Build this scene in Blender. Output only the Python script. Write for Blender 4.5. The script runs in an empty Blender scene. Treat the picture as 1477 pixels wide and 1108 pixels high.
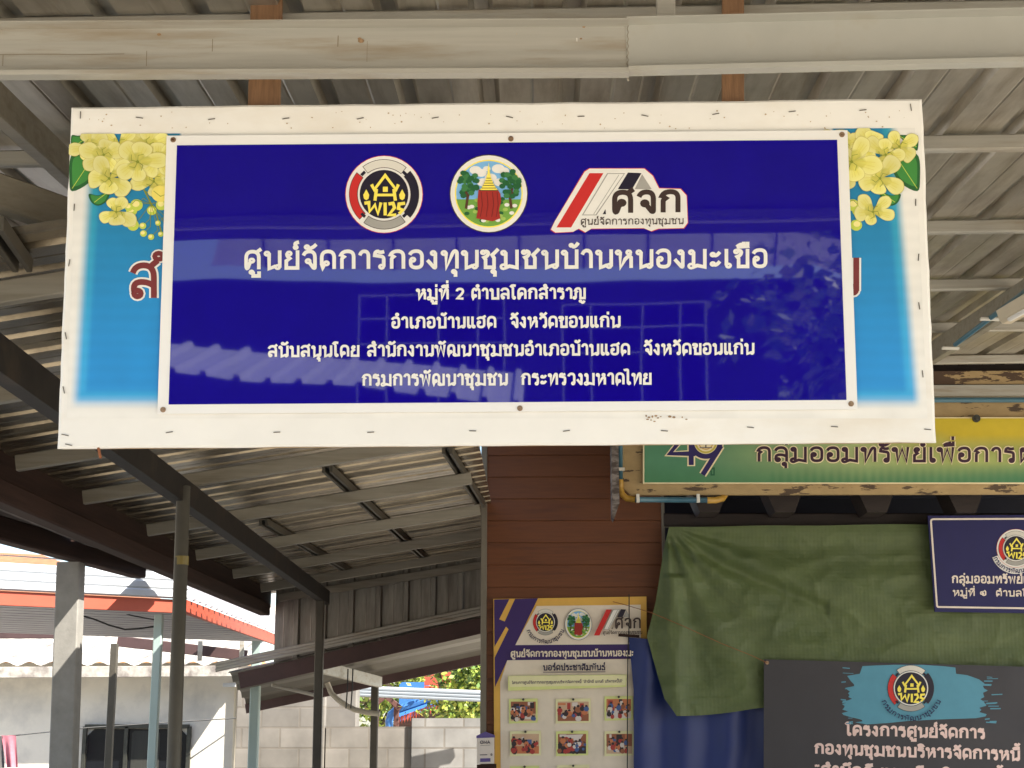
import bpy, math, random, re
from mathutils import Vector, Matrix, noise
random.seed(7)
sc = bpy.context.scene
COL = sc.collection
# ---------------- camera, sky, sun, exposure ----------------
F, CX, CY = 2250.0, 738.5, 554.0            # focal length and centre in photograph pixels (1477 x 1108)
PITCH, YAW = math.radians(12.5), math.radians(.94)
FWD = Vector((-math.sin(YAW)*math.cos(PITCH), math.cos(YAW)*math.cos(PITCH), math.sin(PITCH)))
RGT = Vector((math.cos(YAW), math.sin(YAW), 0))
UPV = RGT.cross(FWD)
EYE = Vector((0, 0, 1.6))
cd = bpy.data.cameras.new('camera'); cam = bpy.data.objects.new('camera', cd); COL.objects.link(cam)
cd.sensor_width = 36; cd.lens = F/1477*36; cd.clip_start = .05; cd.clip_end = 2000
R = Matrix((RGT, UPV, -FWD)).transposed().to_4x4(); R.translation = EYE
cam.matrix_world = R; sc.camera = cam
SUN = Vector((1.0, -.66, 1.35)).normalized()  # towards the sun
w = bpy.data.worlds.new('World'); sc.world = w; w.use_nodes = True
nt = w.node_tree; bg = nt.nodes['Background']; sky = nt.nodes.new('ShaderNodeTexSky')
sky.sky_type = 'NISHITA'; sky.sun_disc = False
sky.sun_elevation = math.asin(SUN.z); sky.sun_rotation = math.atan2(SUN.x, SUN.y)
nt.links.new(sky.outputs[0], bg.inputs[0]); bg.inputs[1].default_value = .10
sl = bpy.data.lights.new('sun', 'SUN'); sl.energy = 5.0; sl.angle = math.radians(.5); sl.color = (1, .94, .84)
so = bpy.data.objects.new('sun', sl); COL.objects.link(so)
so.rotation_euler = SUN.to_track_quat('Z', 'Y').to_euler(); so.location = (6, -4, 12)
sc.view_settings.view_transform = 'Standard'; sc.view_settings.look = 'None'
sc.view_settings.exposure = 1.68; sc.view_settings.gamma = 1
sc.cycles.max_bounces = 10; sc.cycles.diffuse_bounces = 6; sc.cycles.glossy_bounces = 4
# ---------------- points ----------------
def ray(px, py): return FWD + RGT*((px-CX)/F) + UPV*((CY-py)/F)
def P(px, py, Y):
    d = ray(px, py); return EYE + d*(Y/d.y)
def PP(px, py, o, n):
    d = ray(px, py); return EYE + d*((o-EYE).dot(n)/d.dot(n))
def lerp(a, b, t): return a + (b-a)*t
def c(r, g, b, k=1.0):
    f = lambda v: (v/255/12.92 if v <= 10 else ((v/255+.055)/1.055)**2.4)*k
    return (f(r), f(g), f(b))
# ---------------- materials ----------------
M = {}
def mat(name, col, rough=.6, metal=0, var=.12, scale=6, stretch=(1, 1, 1), bump=0, spec=.5, col2=None, lo=.45, hi=.6, scale2=4, stretch2=None, bumpscale=None, coat=0):
    m = bpy.data.materials.new(name); m.use_nodes = True; M[name] = m
    t = m.node_tree; N = t.nodes; L = t.links; b = N['Principled BSDF']
    b.inputs['Roughness'].default_value = rough; b.inputs['Metallic'].default_value = metal
    b.inputs['Specular IOR Level'].default_value = spec
    if coat: b.inputs['Coat Weight'].default_value = coat; b.inputs['Coat Roughness'].default_value = .04
    tc = N.new('ShaderNodeTexCoord')
    def nz(s, st, d=6):
        mp = N.new('ShaderNodeMapping'); mp.inputs['Scale'].default_value = st; L.new(tc.outputs['Object'], mp.inputs[0])
        n = N.new('ShaderNodeTexNoise'); n.inputs['Scale'].default_value = s; n.inputs['Detail'].default_value = d
        n.inputs['Roughness'].default_value = .62; L.new(mp.outputs[0], n.inputs[0]); return n
    n1 = nz(scale, stretch)
    r = N.new('ShaderNodeValToRGB'); e = r.color_ramp.elements
    e[0].position = .3; e[1].position = .7
    e[0].color = (*[max(0, v*(1-var)) for v in col], 1); e[1].color = (*[min(1, v*(1+var)) for v in col], 1)
    L.new(n1.outputs[0], r.inputs[0]); out = r.outputs[0]
    if col2:
        n2 = nz(scale2, stretch2 or stretch, 8)
        r2 = N.new('ShaderNodeValToRGB'); r2.color_ramp.elements[0].position = lo; r2.color_ramp.elements[1].position = hi
        L.new(n2.outputs[0], r2.inputs[0])
        mx = N.new('ShaderNodeMixRGB'); L.new(r2.outputs[0], mx.inputs[0]); L.new(out, mx.inputs[1]); mx.inputs[2].default_value = (*col2, 1)
        out = mx.outputs[0]
    L.new(out, b.inputs['Base Color'])
    if bump:
        nb = nz(bumpscale or scale*3, stretch)
        bp = N.new('ShaderNodeBump'); bp.inputs['Strength'].default_value = bump; bp.inputs['Distance'].default_value = .01
        L.new(nb.outputs[0], bp.inputs['Height']); L.new(bp.outputs[0], b.inputs['Normal'])
    return m
def flat(name, col, rough=.5, spec=.4): return mat(name, col, rough, var=.06, scale=9, spec=spec)
# ---------------- mesh builder ----------------
OFF = {}
class MB:
    def __init__(s): s.v = []; s.f = []; s.m = []; s.c = None
    def face(s, pts, m=0):
        b = len(s.v); s.v += [Vector(p) for p in pts]; s.f.append(tuple(range(b, b+len(pts)))); s.m.append(m)
    def box(s, lo, hi, m=0): s.bar(Vector(((lo[0]+hi[0])/2, lo[1], (lo[2]+hi[2])/2)), Vector(((lo[0]+hi[0])/2, hi[1], (lo[2]+hi[2])/2)), hi[0]-lo[0], hi[2]-lo[2], m=m)
    def frame(s, p0, p1, up=(0, 0, 1)):
        d = (Vector(p1)-Vector(p0)).normalized(); u = Vector(up)
        if abs(d.dot(u)) > .99: u = Vector((0, 1, 0))
        x = d.cross(u).normalized(); return x, x.cross(d).normalized()
    def prof(s, pr, p0, p1, up=(0, 0, 1), m=0, closed=True, caps=True):
        x, y = s.frame(p0, p1, up); n = len(pr); b = len(s.v)
        for p in (Vector(p0), Vector(p1)): s.v += [p + x*a + y*h for a, h in pr]
        for i in range(n if closed else n-1):
            j = (i+1) % n; s.f.append((b+i, b+j, b+n+j, b+n+i)); s.m.append(m)
        if closed and caps:
            s.f += [tuple(b+i for i in reversed(range(n))), tuple(b+n+i for i in range(n))]; s.m += [m, m]
    def bar(s, p0, p1, w, h, m=0, up=(0, 0, 1), bev=None):
        k = min(w, h)*.09 if bev is None else bev; a, b = w/2, h/2
        s.prof([(-a+k, -b), (a-k, -b), (a, -b+k), (a, b-k), (a-k, b), (-a+k, b), (-a, b-k), (-a, -b+k)], p0, p1, up, m)
    def tube(s, pts, r, m=0, n=10):
        pts = [Vector(p) for p in pts]; b = len(s.v); x = y = None
        for i, p in enumerate(pts):
            d = (pts[min(i+1, len(pts)-1)]-pts[max(i-1, 0)]).normalized()
            if x is None: x, y = s.frame(p, p+d)
            else: x = (x - d*x.dot(d)).normalized(); y = x.cross(d)
            s.v += [p + (x*math.cos(t*2*math.pi/n) + y*math.sin(t*2*math.pi/n))*r for t in range(n)]
        for i in range(len(pts)-1):
            for t in range(n):
                q = (t+1) % n; s.f.append((b+i*n+t, b+i*n+q, b+i*n+n+q, b+i*n+n+t)); s.m.append(m)
        e = b+(len(pts)-1)*n; s.f += [tuple(b+t for t in range(n)), tuple(e+t for t in reversed(range(n)))]; s.m += [m, m]
    def ribs(s, o, u, v, ul, vl, pitch, h, nrm, m=0, segs=1, sag=0):
        o, u, v, nrm = Vector(o), Vector(u).normalized(), Vector(v).normalized(), Vector(nrm).normalized()
        shape = [(0, 0), (.30, 0), (.325, .07), (.35, 0), (.66, 0), (.71, 1), (.86, 1), (.925, 0)]
        pr = []; k = 0
        while k*pitch < ul:
            for a, b in shape:
                if (k+a)*pitch <= ul: pr.append(((k+a)*pitch, b*h))
            k += 1
        n = len(pr); b0 = len(s.v)
        for j in range(segs+1):
            t = j/segs*vl
            for a, hh in pr: s.v.append(o + u*a + v*t + nrm*(hh + (sag*(noise.noise((a*.9, t*1.3, 5))) if sag else 0)))
        for j in range(segs):
            for i in range(n-1):
                q = b0+j*n+i; s.f.append((q, q+1, q+n+1, q+n)); s.m.append(m)
    def grid(s, fn, nu, nv, m=0, colfn=None):
        b = len(s.v)
        if colfn and s.c is None: s.c = {}
        for j in range(nv+1):
            for i in range(nu+1):
                if colfn: s.c[len(s.v)] = colfn(i/nu, j/nv)
                s.v.append(Vector(fn(i/nu, j/nv)))
        for j in range(nv):
            for i in range(nu):
                q = b+j*(nu+1)+i; s.f.append((q, q+1, q+nu+2, q+nu+1)); s.m.append(m)
    def build(s, name, mats, parent=None, smooth=False):
        if not isinstance(mats, (list, tuple)): mats = [mats]
        if parent is not None: off = OFF[parent.name]
        else:
            xs = [p.x for p in s.v]; ys = [p.y for p in s.v]; zs = [p.z for p in s.v]
            off = Vector(((min(xs)+max(xs))/2, (min(ys)+max(ys))/2, min(zs)))
        me = bpy.data.meshes.new(name); me.from_pydata([p-off for p in s.v], [], s.f)
        for mm in mats: me.materials.append(M[mm] if isinstance(mm, str) else mm)
        me.polygons.foreach_set('material_index', s.m)
        if smooth: me.polygons.foreach_set('use_smooth', [True]*len(s.f))
        if s.c is not None:
            a = me.color_attributes.new('print', 'FLOAT_COLOR', 'POINT')
            for i in range(len(s.v)): a.data[i].color = (*s.c.get(i, (1, 1, 1)), 1)
        me.update()
        o = bpy.data.objects.new(name, me); COL.objects.link(o)
        if parent is None: o.location = off
        else: o.parent = parent
        OFF[o.name] = off; return o
def tag(o, label=None, cat=None, group=None, kind=None):
    for k, v in (('label', label), ('category', cat), ('group', group), ('kind', kind)):
        if v: o[k] = v
    return o
def thing(name, loc, label, cat, group=None):
    o = bpy.data.objects.new(name, None); o.empty_display_size = .2; o.location = loc; COL.objects.link(o)
    OFF[o.name] = Vector(loc); return tag(o, label, cat, group)
def bar1(name, m, parent, p0, p1, w_, h_, up=(0, 0, 1)):
    b = MB(); b.bar(p0, p1, w_, h_, up=up); return b.build(name, m, parent)
# ---------------- lettering ----------------
# ---- stroke alphabet: M/L/Q paths and O rings, consonant height 100 ----
G = {
'ก':(78,"M16 0L16 50Q16 60 26 65L11 73Q18 94 41 94Q66 94 66 64L66 0"),
'ข':(70,"O12 86 8;M19 92Q38 90 32 74Q27 62 15 58L22 48L22 6L60 6L60 100"),
'ค':(78,"O36 46 9;M29 38L20 8Q12 -4 12 24L12 60Q12 94 39 94Q66 94 66 60L66 0"),
'ศ':(80,"O36 46 9;M29 38L20 8Q12 -4 12 24L12 60Q12 94 39 94Q66 94 66 60L66 0;M50 84L76 108"),
'ง':(56,"O31 83 9;M40 86L40 10Q40 2 33 8L6 46"),
'จ':(68,"M8 72Q14 94 34 94Q57 94 57 62L57 10Q57 2 50 7L34 34;O28 42 9"),
'ช':(78,"O12 86 8;M19 92Q38 90 32 74Q27 62 15 58L22 48L22 6L58 6L58 56L50 72Q58 80 76 104"),
'ญ':(98,"O10 9 9;M19 9L19 50Q19 60 28 65L14 73Q20 94 38 94Q56 94 56 64L56 6L88 6L88 100;O56 -22 7;M63 -22Q66 -40 78 -34L88 -18"),
'ด':(76,"O32 30 9;M24 24L16 0L12 24L12 60Q12 94 39 94Q65 94 65 60L65 0"),
'ต':(76,"O32 30 9;M24 24L16 0L12 24L12 66Q14 92 28 94L39 82L50 94Q65 92 65 64L65 0"),
'ฒ':(104,"O30 36 9;M23 30L16 0L12 24L12 60Q12 94 34 94Q56 94 56 62L56 16;O60 11 9;M60 3L92 7L92 100"),
'ท':(80,"O15 83 9;M24 86L24 0L50 78Q58 98 66 92Q70 90 70 78L70 0"),
'น':(78,"O15 83 9;M24 86L24 3L52 16;O60 11 9;M69 8L69 100"),
'บ':(78,"O15 83 9;M24 86L24 6L68 6L68 100"),
'ป':(78,"O15 83 9;M24 86L24 6L68 6L68 140"),
'ผ':(82,"O28 83 9;M19 86L19 2L44 50L70 2L70 100"),
'พ':(88,"O12 83 9;M21 86L27 2L48 88L69 2L76 100"),
'ภ':(82,"O12 10 9;M21 10L21 50Q21 60 30 65L16 73Q22 94 46 94Q71 94 71 64L71 0"),
'ม':(84,"O15 83 9;M24 86L24 16;O14 9 11;M20 2L40 12L72 4L72 100"),
'ย':(72,"O25 83 9;M16 84Q14 68 28 57L13 44L13 6L61 6L61 100"),
'ร':(60,"M50 92Q32 84 24 93Q10 94 10 72L38 66Q48 64 48 50L48 12;O39 11 9"),
'ล':(76,"O22 13 9;M14 18Q8 46 32 46Q52 46 64 34;M10 72Q16 94 38 94Q64 94 64 60L64 0"),
'ส':(78,"O22 13 9;M14 18Q8 46 32 46Q52 46 64 34;M10 72Q16 94 38 94Q64 94 64 60L64 0;M48 84L74 108"),
'ธ':(70,"M58 88Q36 78 28 88Q13 88 13 70L44 62Q57 58 57 44L57 6L14 6L14 34"),
'ว':(64,"M8 72Q14 94 33 94Q54 94 54 64L54 12;O45 11 9"),
'ห':(82,"O15 83 9;M24 86L24 0L44 46Q54 60 64 66;O60 83 9;M68 78Q58 66 70 56L70 0"),
'อ':(72,"O22 48 9;M13 50L13 28Q13 6 37 6Q61 6 61 32L61 64Q61 94 37 94Q15 94 9 74"),
'ฮ':(74,"O22 48 9;M13 50L13 28Q13 6 37 6Q61 6 61 32L61 64Q61 90 37 90Q15 90 9 74;M44 86L72 106"),
'า':(56,"M8 72Q14 94 27 94Q45 94 45 66L45 0"),
'ะ':(54,"O16 70 8;M23 66Q32 60 46 84;O16 20 8;M23 16Q32 10 46 34"),
'เ':(38,"M14 100L14 12;O23 11 9"),
'แ':(70,"M14 100L14 12;O23 11 9;M47 100L47 12;O56 11 9"),
'โ':(44,"O27 11 9;M18 12L18 98Q18 106 4 116Q10 130 40 120"),
'ไ':(40,"O27 11 9;M18 12L18 112Q18 132 4 126Q-6 120 -8 134"),
'2':(66,"M9 72Q10 94 33 94Q56 94 56 72Q56 52 10 6L60 6"),
'๒':(84,"O40 40 9;M32 36Q12 20 12 50Q12 80 34 64L46 84;M30 20Q54 2 70 24L70 60Q70 90 52 92"),
'“':(40,"M10 104L14 84;M26 104L30 84"),'”':(40,"M10 104L14 84;M26 104L30 84"),
' ':(42,""),'O':(80,"M40 94Q8 94 8 50Q8 6 40 6Q72 6 72 50Q72 94 40 94"),'M':(86,"M12 0L12 94L43 20L74 94L74 0"),'A':(76,"M6 0L38 96L70 0;M18 34L58 34"),
# marks, x relative to the right stem of the letter they sit on
'ั':(0,"O-34 117 8;M-27 112Q-14 106 6 132"),'ิ':(0,"M-46 110Q-24 138 0 110L-46 110"),
'ี':(0,"M-46 110Q-24 138 0 110L-46 110;M0 108L0 138"),'ึ':(0,"M-46 110Q-24 138 -6 110L-46 110;O2 126 7"),
'ื':(0,"M-46 110Q-24 138 0 110L-46 110;M0 108L0 138;M-16 120L-16 138"),
'่':(0,"M-2 112L-2 138"),'้':(0,"O-22 122 6;M-16 116Q-6 108 8 136"),'์':(0,"O-8 116 7;M-5 123Q-20 138 6 144"),
'ํ':(0,"O-14 120 9"),'ุ':(0,"O-12 -16 7;M-5 -14L-5 -44"),'ู':(0,"O-34 -16 7;M-27 -14L-27 -36L-2 -36L-2 -12"),
}
MARKS = 'ัิีึื่้์ํุู'
def strokes(ch):
    """-> list of (closed, points) on the centre line"""
    out = []
    for part in G[ch][1].split(';'):
        if not part: continue
        if part[0] == 'O':
            try: x, y, r = map(float, part[1:].split())
            except ValueError: x = None
            if x is not None:
                out.append((True, [(x + r*math.cos(a*math.pi/6), y + r*math.sin(a*math.pi/6)) for a in range(12)])); continue
        pts = []
        for cmd, args in re.findall(r'([MLQ])([^MLQ]+)', part):
            v = list(map(float, args.split()))
            if cmd == 'Q':
                (x0, y0), (x1, y1, x2, y2) = pts[-1], v
                for k in range(1, 7):
                    t = k/6; pts.append(((1-t)**2*x0 + 2*t*(1-t)*x1 + t*t*x2, (1-t)**2*y0 + 2*t*(1-t)*y1 + t*t*y2))
            else: pts.append((v[0], v[1]))
        out.append((False, pts))
    return out
def ribbon(pts, closed, w):
    """mitred strip of quads round a polyline: left and right points"""
    n = len(pts); L = []; R = []
    for i in range(n):
        a = pts[i-1] if (i or closed) else None
        b = pts[(i+1) % n] if (i < n-1 or closed) else None
        p = pts[i]; d = []
        for q0, q1 in ((a, p), (p, b)):
            if q0 is None or q1 is None: continue
            l = math.hypot(q1[0]-q0[0], q1[1]-q0[1]) or 1e-6
            d.append(((q1[0]-q0[0])/l, (q1[1]-q0[1])/l))
        if len(d) == 1: nx, ny, k = -d[0][1], d[0][0], 1
        else:
            nx, ny = -(d[0][1]+d[1][1]), d[0][0]+d[1][0]; l = math.hypot(nx, ny)
            if l < .2: nx, ny, k = -d[0][1], d[0][0], 1
            else:
                nx /= l; ny /= l; k = min(1.5, 1/max(.3, nx*-d[0][1] + ny*d[0][0]))
        h = w/2*k
        L.append((p[0]+nx*h, p[1]+ny*h)); R.append((p[0]-nx*h, p[1]-ny*h))
    return L, R
def layout(s):
    """-> list of (strokes, dx, dy), width"""
    x = 0; right = 0; hi = False; out = []
    s = s.replace('ำ', 'ํา')
    for ch in s:
        if ch in MARKS:
            dy = 0
            if ch in '่้์' and hi: dy = 34
            if ch in 'ัิีึืํ': hi = True
            out.append((ch, right, dy))
        else:
            w = G[ch][0]; out.append((ch, x, 0)); hi = False
            x += w + 6; right = x - 17
            if ch in 'ข': right = x - 16
            if ch == 'ป': right = x - 36
    # a tone mark typed before sara am rides above the ring
    return out, x - 6
# ---------------- flat printed artwork on a real plane ----------------
class Art:
    """printed shapes, given in photograph pixels, laid on a sign's plane in thin ink layers"""
    def __init__(s, o, n, step): s.o, s.n, s.step = Vector(o), Vector(n).normalized(), step; s.mb = MB(); s.mats = []; s.l = 0
    def mi(s, m):
        if m not in s.mats: s.mats.append(m)
        return s.mats.index(m)
    def pt(s, x, y, l): return PP(x, y, s.o, s.n) + s.n*(s.step*l)
    def poly(s, pts, m, up=1):
        s.l += up; s.mb.face([s.pt(x, y, s.l) for x, y in pts], s.mi(m))
    def disc(s, x, y, rx, ry, m, n=40, up=1, a0=0, rot=0):
        cr, sr = math.cos(rot), math.sin(rot)
        s.poly([(x + rx*math.cos(t)*cr - ry*math.sin(t)*sr, y + rx*math.cos(t)*sr + ry*math.sin(t)*cr) for t in [a0 + k*2*math.pi/n for k in range(n)]], m, up)
    def ring(s, x, y, r0, r1, a, b, m, k=1.0):
        n = max(4, int(abs(b-a)/6)); A = [math.radians(lerp(a, b, i/n)) for i in range(n+1)]
        s.poly([(x+r1*k*math.cos(t), y-r1*math.sin(t)) for t in A] + [(x+r0*k*math.cos(t), y-r0*math.sin(t)) for t in reversed(A)], m)
    def line(s, pts, w, m, closed=False, up=1):
        L_, R_ = ribbon(pts, closed, w); n = len(pts); s.l += up; k = s.mi(m)
        for i in range(n if closed else n-1):
            j = (i+1) % n; z = s.l + (i % 8)*.06
            s.mb.face([s.pt(*q, z) for q in (L_[i], R_[i], R_[j], L_[j])], k)
    def text(s, txt, x0, y0, x1, y1, h, w, m, warp=None, loopk=.8):
        lay, W = layout(txt); base = s.l; cnt = 0
        for ch, dx, dy in lay:
            for cl, pts in strokes(ch):
                q = []
                for a, b in pts:
                    t = (a+dx)/W
                    q.append(warp(t, (b+dy)/100*h) if warp else (lerp(x0, x1, t), lerp(y0, y1, t) - (b+dy)/100*h))
                s.l = base + 1 + (cnt % 5)*.6 + (.3 if cl else 0); cnt += 1
                s.line(q, w*loopk if cl else w, m, cl, up=0)
        s.l = base + 4
    def build(s, name, parent): return s.mb.build(name, s.mats, parent)
def smooth(pts, n=4):
    """closed Catmull-Rom through the given outline"""
    out = []; k = len(pts)
    for i in range(k):
        p0, p1, p2, p3 = pts[i-1], pts[i], pts[(i+1) % k], pts[(i+2) % k]
        for j in range(n):
            t = j/n
            out.append(tuple(.5*(2*p1[d] + (p2[d]-p0[d])*t + (2*p0[d]-5*p1[d]+4*p2[d]-p3[d])*t*t + (3*p1[d]-p0[d]-3*p2[d]+p3[d])*t**3) for d in (0, 1)))
    return out
def emblem_ring(a, x, y, r, ribbon_text=None, plate=True, k=1.0, inkw=None):
    """the round four-segment emblem with the gold house"""
    Q = lambda u, v: (x + u*r*k, y - v*r)
    if plate:
        a.disc(x, y, r*1.03*k, r*1.03, 'ink_red'); a.disc(x, y, r*1.015*k, r*1.015, 'ink_white')
    for a0, a1, m in ((50, 128, 'ink_silver'), (141, 226, 'ink_red'), (234, 308, 'ink_grey'), (318, 402, 'ink_black')):
        a.ring(x, y, r*.70, r*.93, a0, a1, 'ink_brown', k); a.ring(x, y, r*.715, r*.915, a0+1, a1-1, m, k)
    for t in (135, 45, 225, 315):
        a.ring(x, y, r*.74, r*.82, t-5, t+5, 'ink_black', k)
    a.disc(x, y, r*.69*k, r*.69, 'ink_white'); a.disc(x, y, r*.645*k, r*.645, 'ink_black')
    W = r*.085
    a.line([Q(-.33, .26), Q(-.26, .12), Q(.03, .50), Q(.32, .12), Q(.38, .26)], W, 'ink_gold')
    a.line([Q(-.20, .14), Q(-.24, -.17)], W, 'ink_gold'); a.line([Q(.26, .14), Q(.30, -.17)], W, 'ink_gold')
    a.line([Q(-.22, -.02), Q(.28, -.02)], W*.8, 'ink_gold'); a.line([Q(-.03, .13), Q(.10, .13)], W*1.6, 'ink_gold')
    for sx in (-.47, .48): a.poly([Q(sx + u, v) for u, v in ((0, .13), (.08, -.02), (.06, -.12), (0, -.16), (-.06, -.12), (-.08, -.02))], 'ink_gold')
    a.line([Q(-.52, -.24), Q(-.40, -.22), Q(-.38, -.46), Q(-.24, -.28), Q(-.16, -.52), Q(-.08, -.22)], W, 'ink_gold')
    a.line([Q(.03, -.22), Q(.03, -.56)], W, 'ink_gold')
    a.line([Q(.12, -.26), Q(.24, -.24), Q(.28, -.36), Q(.13, -.55), Q(.32, -.55)], W, 'ink_gold')
    a.line([Q(.56, -.24), Q(.40, -.26), Q(.38, -.38), Q(.50, -.42), Q(.40, -.52)], W, 'ink_gold')
    if ribbon_text:
        m, rr, hh, ww = ribbon_text
        def wp(t, b):
            an = math.radians(lerp(203, 337, t)); q = rr*r - b
            return (x + q*k*math.cos(an), y - q*math.sin(an))
        a.text('กรมการพัฒนาชุมชน', 0, 0, 0, 0, hh, ww, m, warp=wp)
def emblem_stump(a, x, y, r, k=1.0):
    """the round provincial emblem: gold spire on a red stump between two trees"""
    Q = lambda u, v: (x + u*r*k, y - v*r); rn = random.Random(3)
    a.disc(x, y, r*1.04*k, r*1.04, 'ink_brown'); a.disc(x, y, r*1.015*k, r*1.015, 'ink_white')
    a.disc(x, y, r*.90*k, r*.90, 'ink_gold'); a.disc(x, y, r*.865*k, r*.865, 'ink_sky')
    for u, v, s_ in ((-.35, .62, .16), (-.2, .55, .15), (.25, .66, .17), (.4, .6, .14), (.05, .42, .16), (-.15, .3, .16), (.28, .3, .15), (-.05, .66, .1)):
        a.disc(*Q(u, v), s_*r*k, s_*.7*r, 'ink_white', 14, .3)
    a.poly([Q(.865*math.cos(math.radians(t)), .865*math.sin(math.radians(t))) for t in range(190, 351, 8)], 'ink_grass')
    for _ in range(26):
        t = rn.uniform(200, 340); q = rn.uniform(.35, .8)
        a.disc(*Q(q*math.cos(math.radians(t)), q*math.sin(math.radians(t))), .07*r, .05*r, rn.choice(['ink_leaf', 'ink_grassy', 'ink_white']), 8, .2)
    for sx in (-1, 1):
        a.line([Q(sx*.60, -.40), Q(sx*.56, -.1), Q(sx*.62, .15)], r*.07, 'ink_wood'); a.line([Q(sx*.57, -.12), Q(sx*.46, .1)], r*.05, 'ink_wood'); a.line([Q(sx*.58, -.05), Q(sx*.72, .1)], r*.04, 'ink_wood')
        for _ in range(34):
            t = rn.uniform(0, 6.283); q = rn.uniform(0, 1)**.5
            a.disc(*Q(sx*.56 + q*.25*math.cos(t), .26 + q*.36*math.sin(t)), .085*r, .07*r, rn.choice(['ink_leaf', 'ink_leaf', 'ink_leafy']), 7, .2, rn.random())
    a.poly([Q(*p) for p in ((-.27, .10), (-.30, -.2), (-.29, -.45), (-.33, -.66), (-.1, -.70), (.1, -.74), (.31, -.66), (.27, -.45), (.33, -.2), (.31, -.02), (.24, .10))], 'ink_stump', 2)
    for u in (-.2, -.05, .1, .22): a.line([Q(u, .04), Q(u+.03, -.3), Q(u-.02, -.62)], r*.02, 'ink_bark')
    for u, v, h in ((.24, .08, .06), (.19, .14, .07), (.15, .21, .06), (.12, .27, .06), (.09, .33, .07), (.06, .40, .08)):
        a.poly([Q(-u, v), Q(u, v), Q(u*.82, v+h), Q(-u*.82, v+h)], 'ink_gold', .4); a.line([Q(-u, v), Q(u, v)], r*.018, 'ink_brown')
    a.poly([Q(-.04, .48), Q(.04, .48), Q(.0, .82)], 'ink_gold')
def emblem_roof(a, T, plate=True, w=18):
    """three slanted bars, a roof and the letters; T maps the drawing to photograph pixels"""
    if plate:
        o = [(846, 374), (860, 345), (966, 165), (984, 154), (1182, 154), (1212, 180), (1234, 224), (1310, 226), (1332, 250), (1336, 350), (1322, 369), (1232, 371), (1206, 380), (1180, 369), (990, 371), (968, 384), (945, 371), (925, 382), (862, 385)]
        a.poly([T(*p) for p in o], 'ink_red'); cxx, cyy = 1100, 275
        a.poly([T(x + (2.5 if x < cxx else -2), y + (2 if y < cyy else -2)) for x, y in o], 'ink_white')
    a.poly([T(*p) for p in ((985, 172), (1035, 172), (920, 365), (868, 365))], 'ink_red')
    a.poly([T(*p) for p in ((1048, 172), (1112, 172), (1010, 322), (958, 322))], 'ink_grey'); a.poly([T(*p) for p in ((1051, 175), (1107, 175), (1007, 319), (964, 319))], 'ink_white')
    a.line([T(1090, 178), T(1000, 318)], .9, 'ink_grey')
    a.poly([T(*p) for p in ((1122, 170), (1170, 172), (1136, 230), (1086, 229))], 'ink_black'); a.poly([T(*p) for p in ((1172, 176), (1206, 229), (1146, 229))], 'ink_grey')
    a.poly([T(*p) for p in ((1032, 318), (1042, 300), (1044, 318))], 'ink_black')
    k = math.dist(T(0, 0), T(0, 100))/100
    x0, y0 = T(1062, 314); x1, y1 = T(1312, 311); a.text('ศจก', x0, y0, x1, y1, 78*k, w*k, 'ink_brown')
    x0, y0 = T(953, 356); x1, y1 = T(1320, 353); a.text('ศูนย์จัดการกองทุนชุมชน', x0, y0, x1, y1, 21*k, 3.2*k, 'ink_brown')
# ---------------- palette ----------------
mat('galvalume', (.45, .415, .35), .34, .6, .12, 5, (1, 1, 1), .05, col2=(.25, .205, .15), lo=.45, hi=.75, scale2=3, stretch2=(5, .5, 5))
mat('galvalume_wall', (.30, .285, .25), .45, .4, .2, 6, (3, 3, .4), .06, col2=(.16, .14, .12), lo=.45, hi=.75)
mat('galvalume_old', (.34, .285, .205), .27, .85, .2, 6, (1, 1, 1), .06, col2=(.10, .08, .06), lo=.5, hi=.75)
mat('zinc_steel', (.42, .405, .36), .5, .25, .10, 5, (.3, 3, 9), .05, col2=(.32, .27, .20), lo=.5, hi=.72, stretch2=(.5, 2, 5))
mat('smooth_steel', (.43, .425, .385), .5, .2, .06, 4, (1, 1, 1), .03, col2=(.36, .32, .25), lo=.55, hi=.8)
mat('olive_steel', (.29, .265, .215), .5, .2, .12, 7, (.4, 3, 6), .04, col2=(.20, .17, .12), lo=.5, hi=.75)
mat('dull_steel', (.075, .066, .05), .55, .2, .14, 7, (1, 1, 1), .04)
mat('black_steel', (.015, .012, .011), .6, 0, .3, 9, (1, 1, 1), .05, spec=.2, col2=(.035, .025, .018), lo=.55, hi=.7)
mat('dark_wood', (.032, .016, .012), .8, metal=0, var=.35, scale=5, stretch=(1, .3, 6), bump=.2, spec=.2)
mat('weathered_wood', (.20, .17, .15), .8, 0, .35, 6, (3, .4, 8), .4, col2=(.07, .05, .04), lo=.45, hi=.6)
mat('strap_wood', (.26, .14, .07), .65, 0, .25, 10, (9, 2, .8), .25, col2=(.12, .05, .025), lo=.58, hi=.72, scale2=7, stretch2=(2, 1, 1))
mat('pale_wood', (.55, .37, .20), .7, 0, .15, 8, (.5, 3, 5), .15)
mat('peeled', (.40, .285, .14), .75, 0, .12, 8, (1, 1, 2), .35, col2=(.085, .055, .035), lo=.575, hi=.595, scale2=3.2, stretch2=(1, 1, 4.5))
mat('peeled_more', (.40, .285, .14), .75, 0, .12, 8, (1, 1, 2), .35, col2=(.085, .05, .03), lo=.50, hi=.52, scale2=3.4, stretch2=(1, 1, 4))
mat('siding', (.13, .040, .011), .55, 0, .16, 3, (1.2, 1, 22), .12, col2=(.075, .022, .009), lo=.5, hi=.8, scale2=2, stretch2=(1, 1, 10))
mat('trim_grey', (.17, .15, .12), .55, .3, .1, 6)
mat('navy_dark', (.006, .008, .022), .6, 0, .2, 3)
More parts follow.
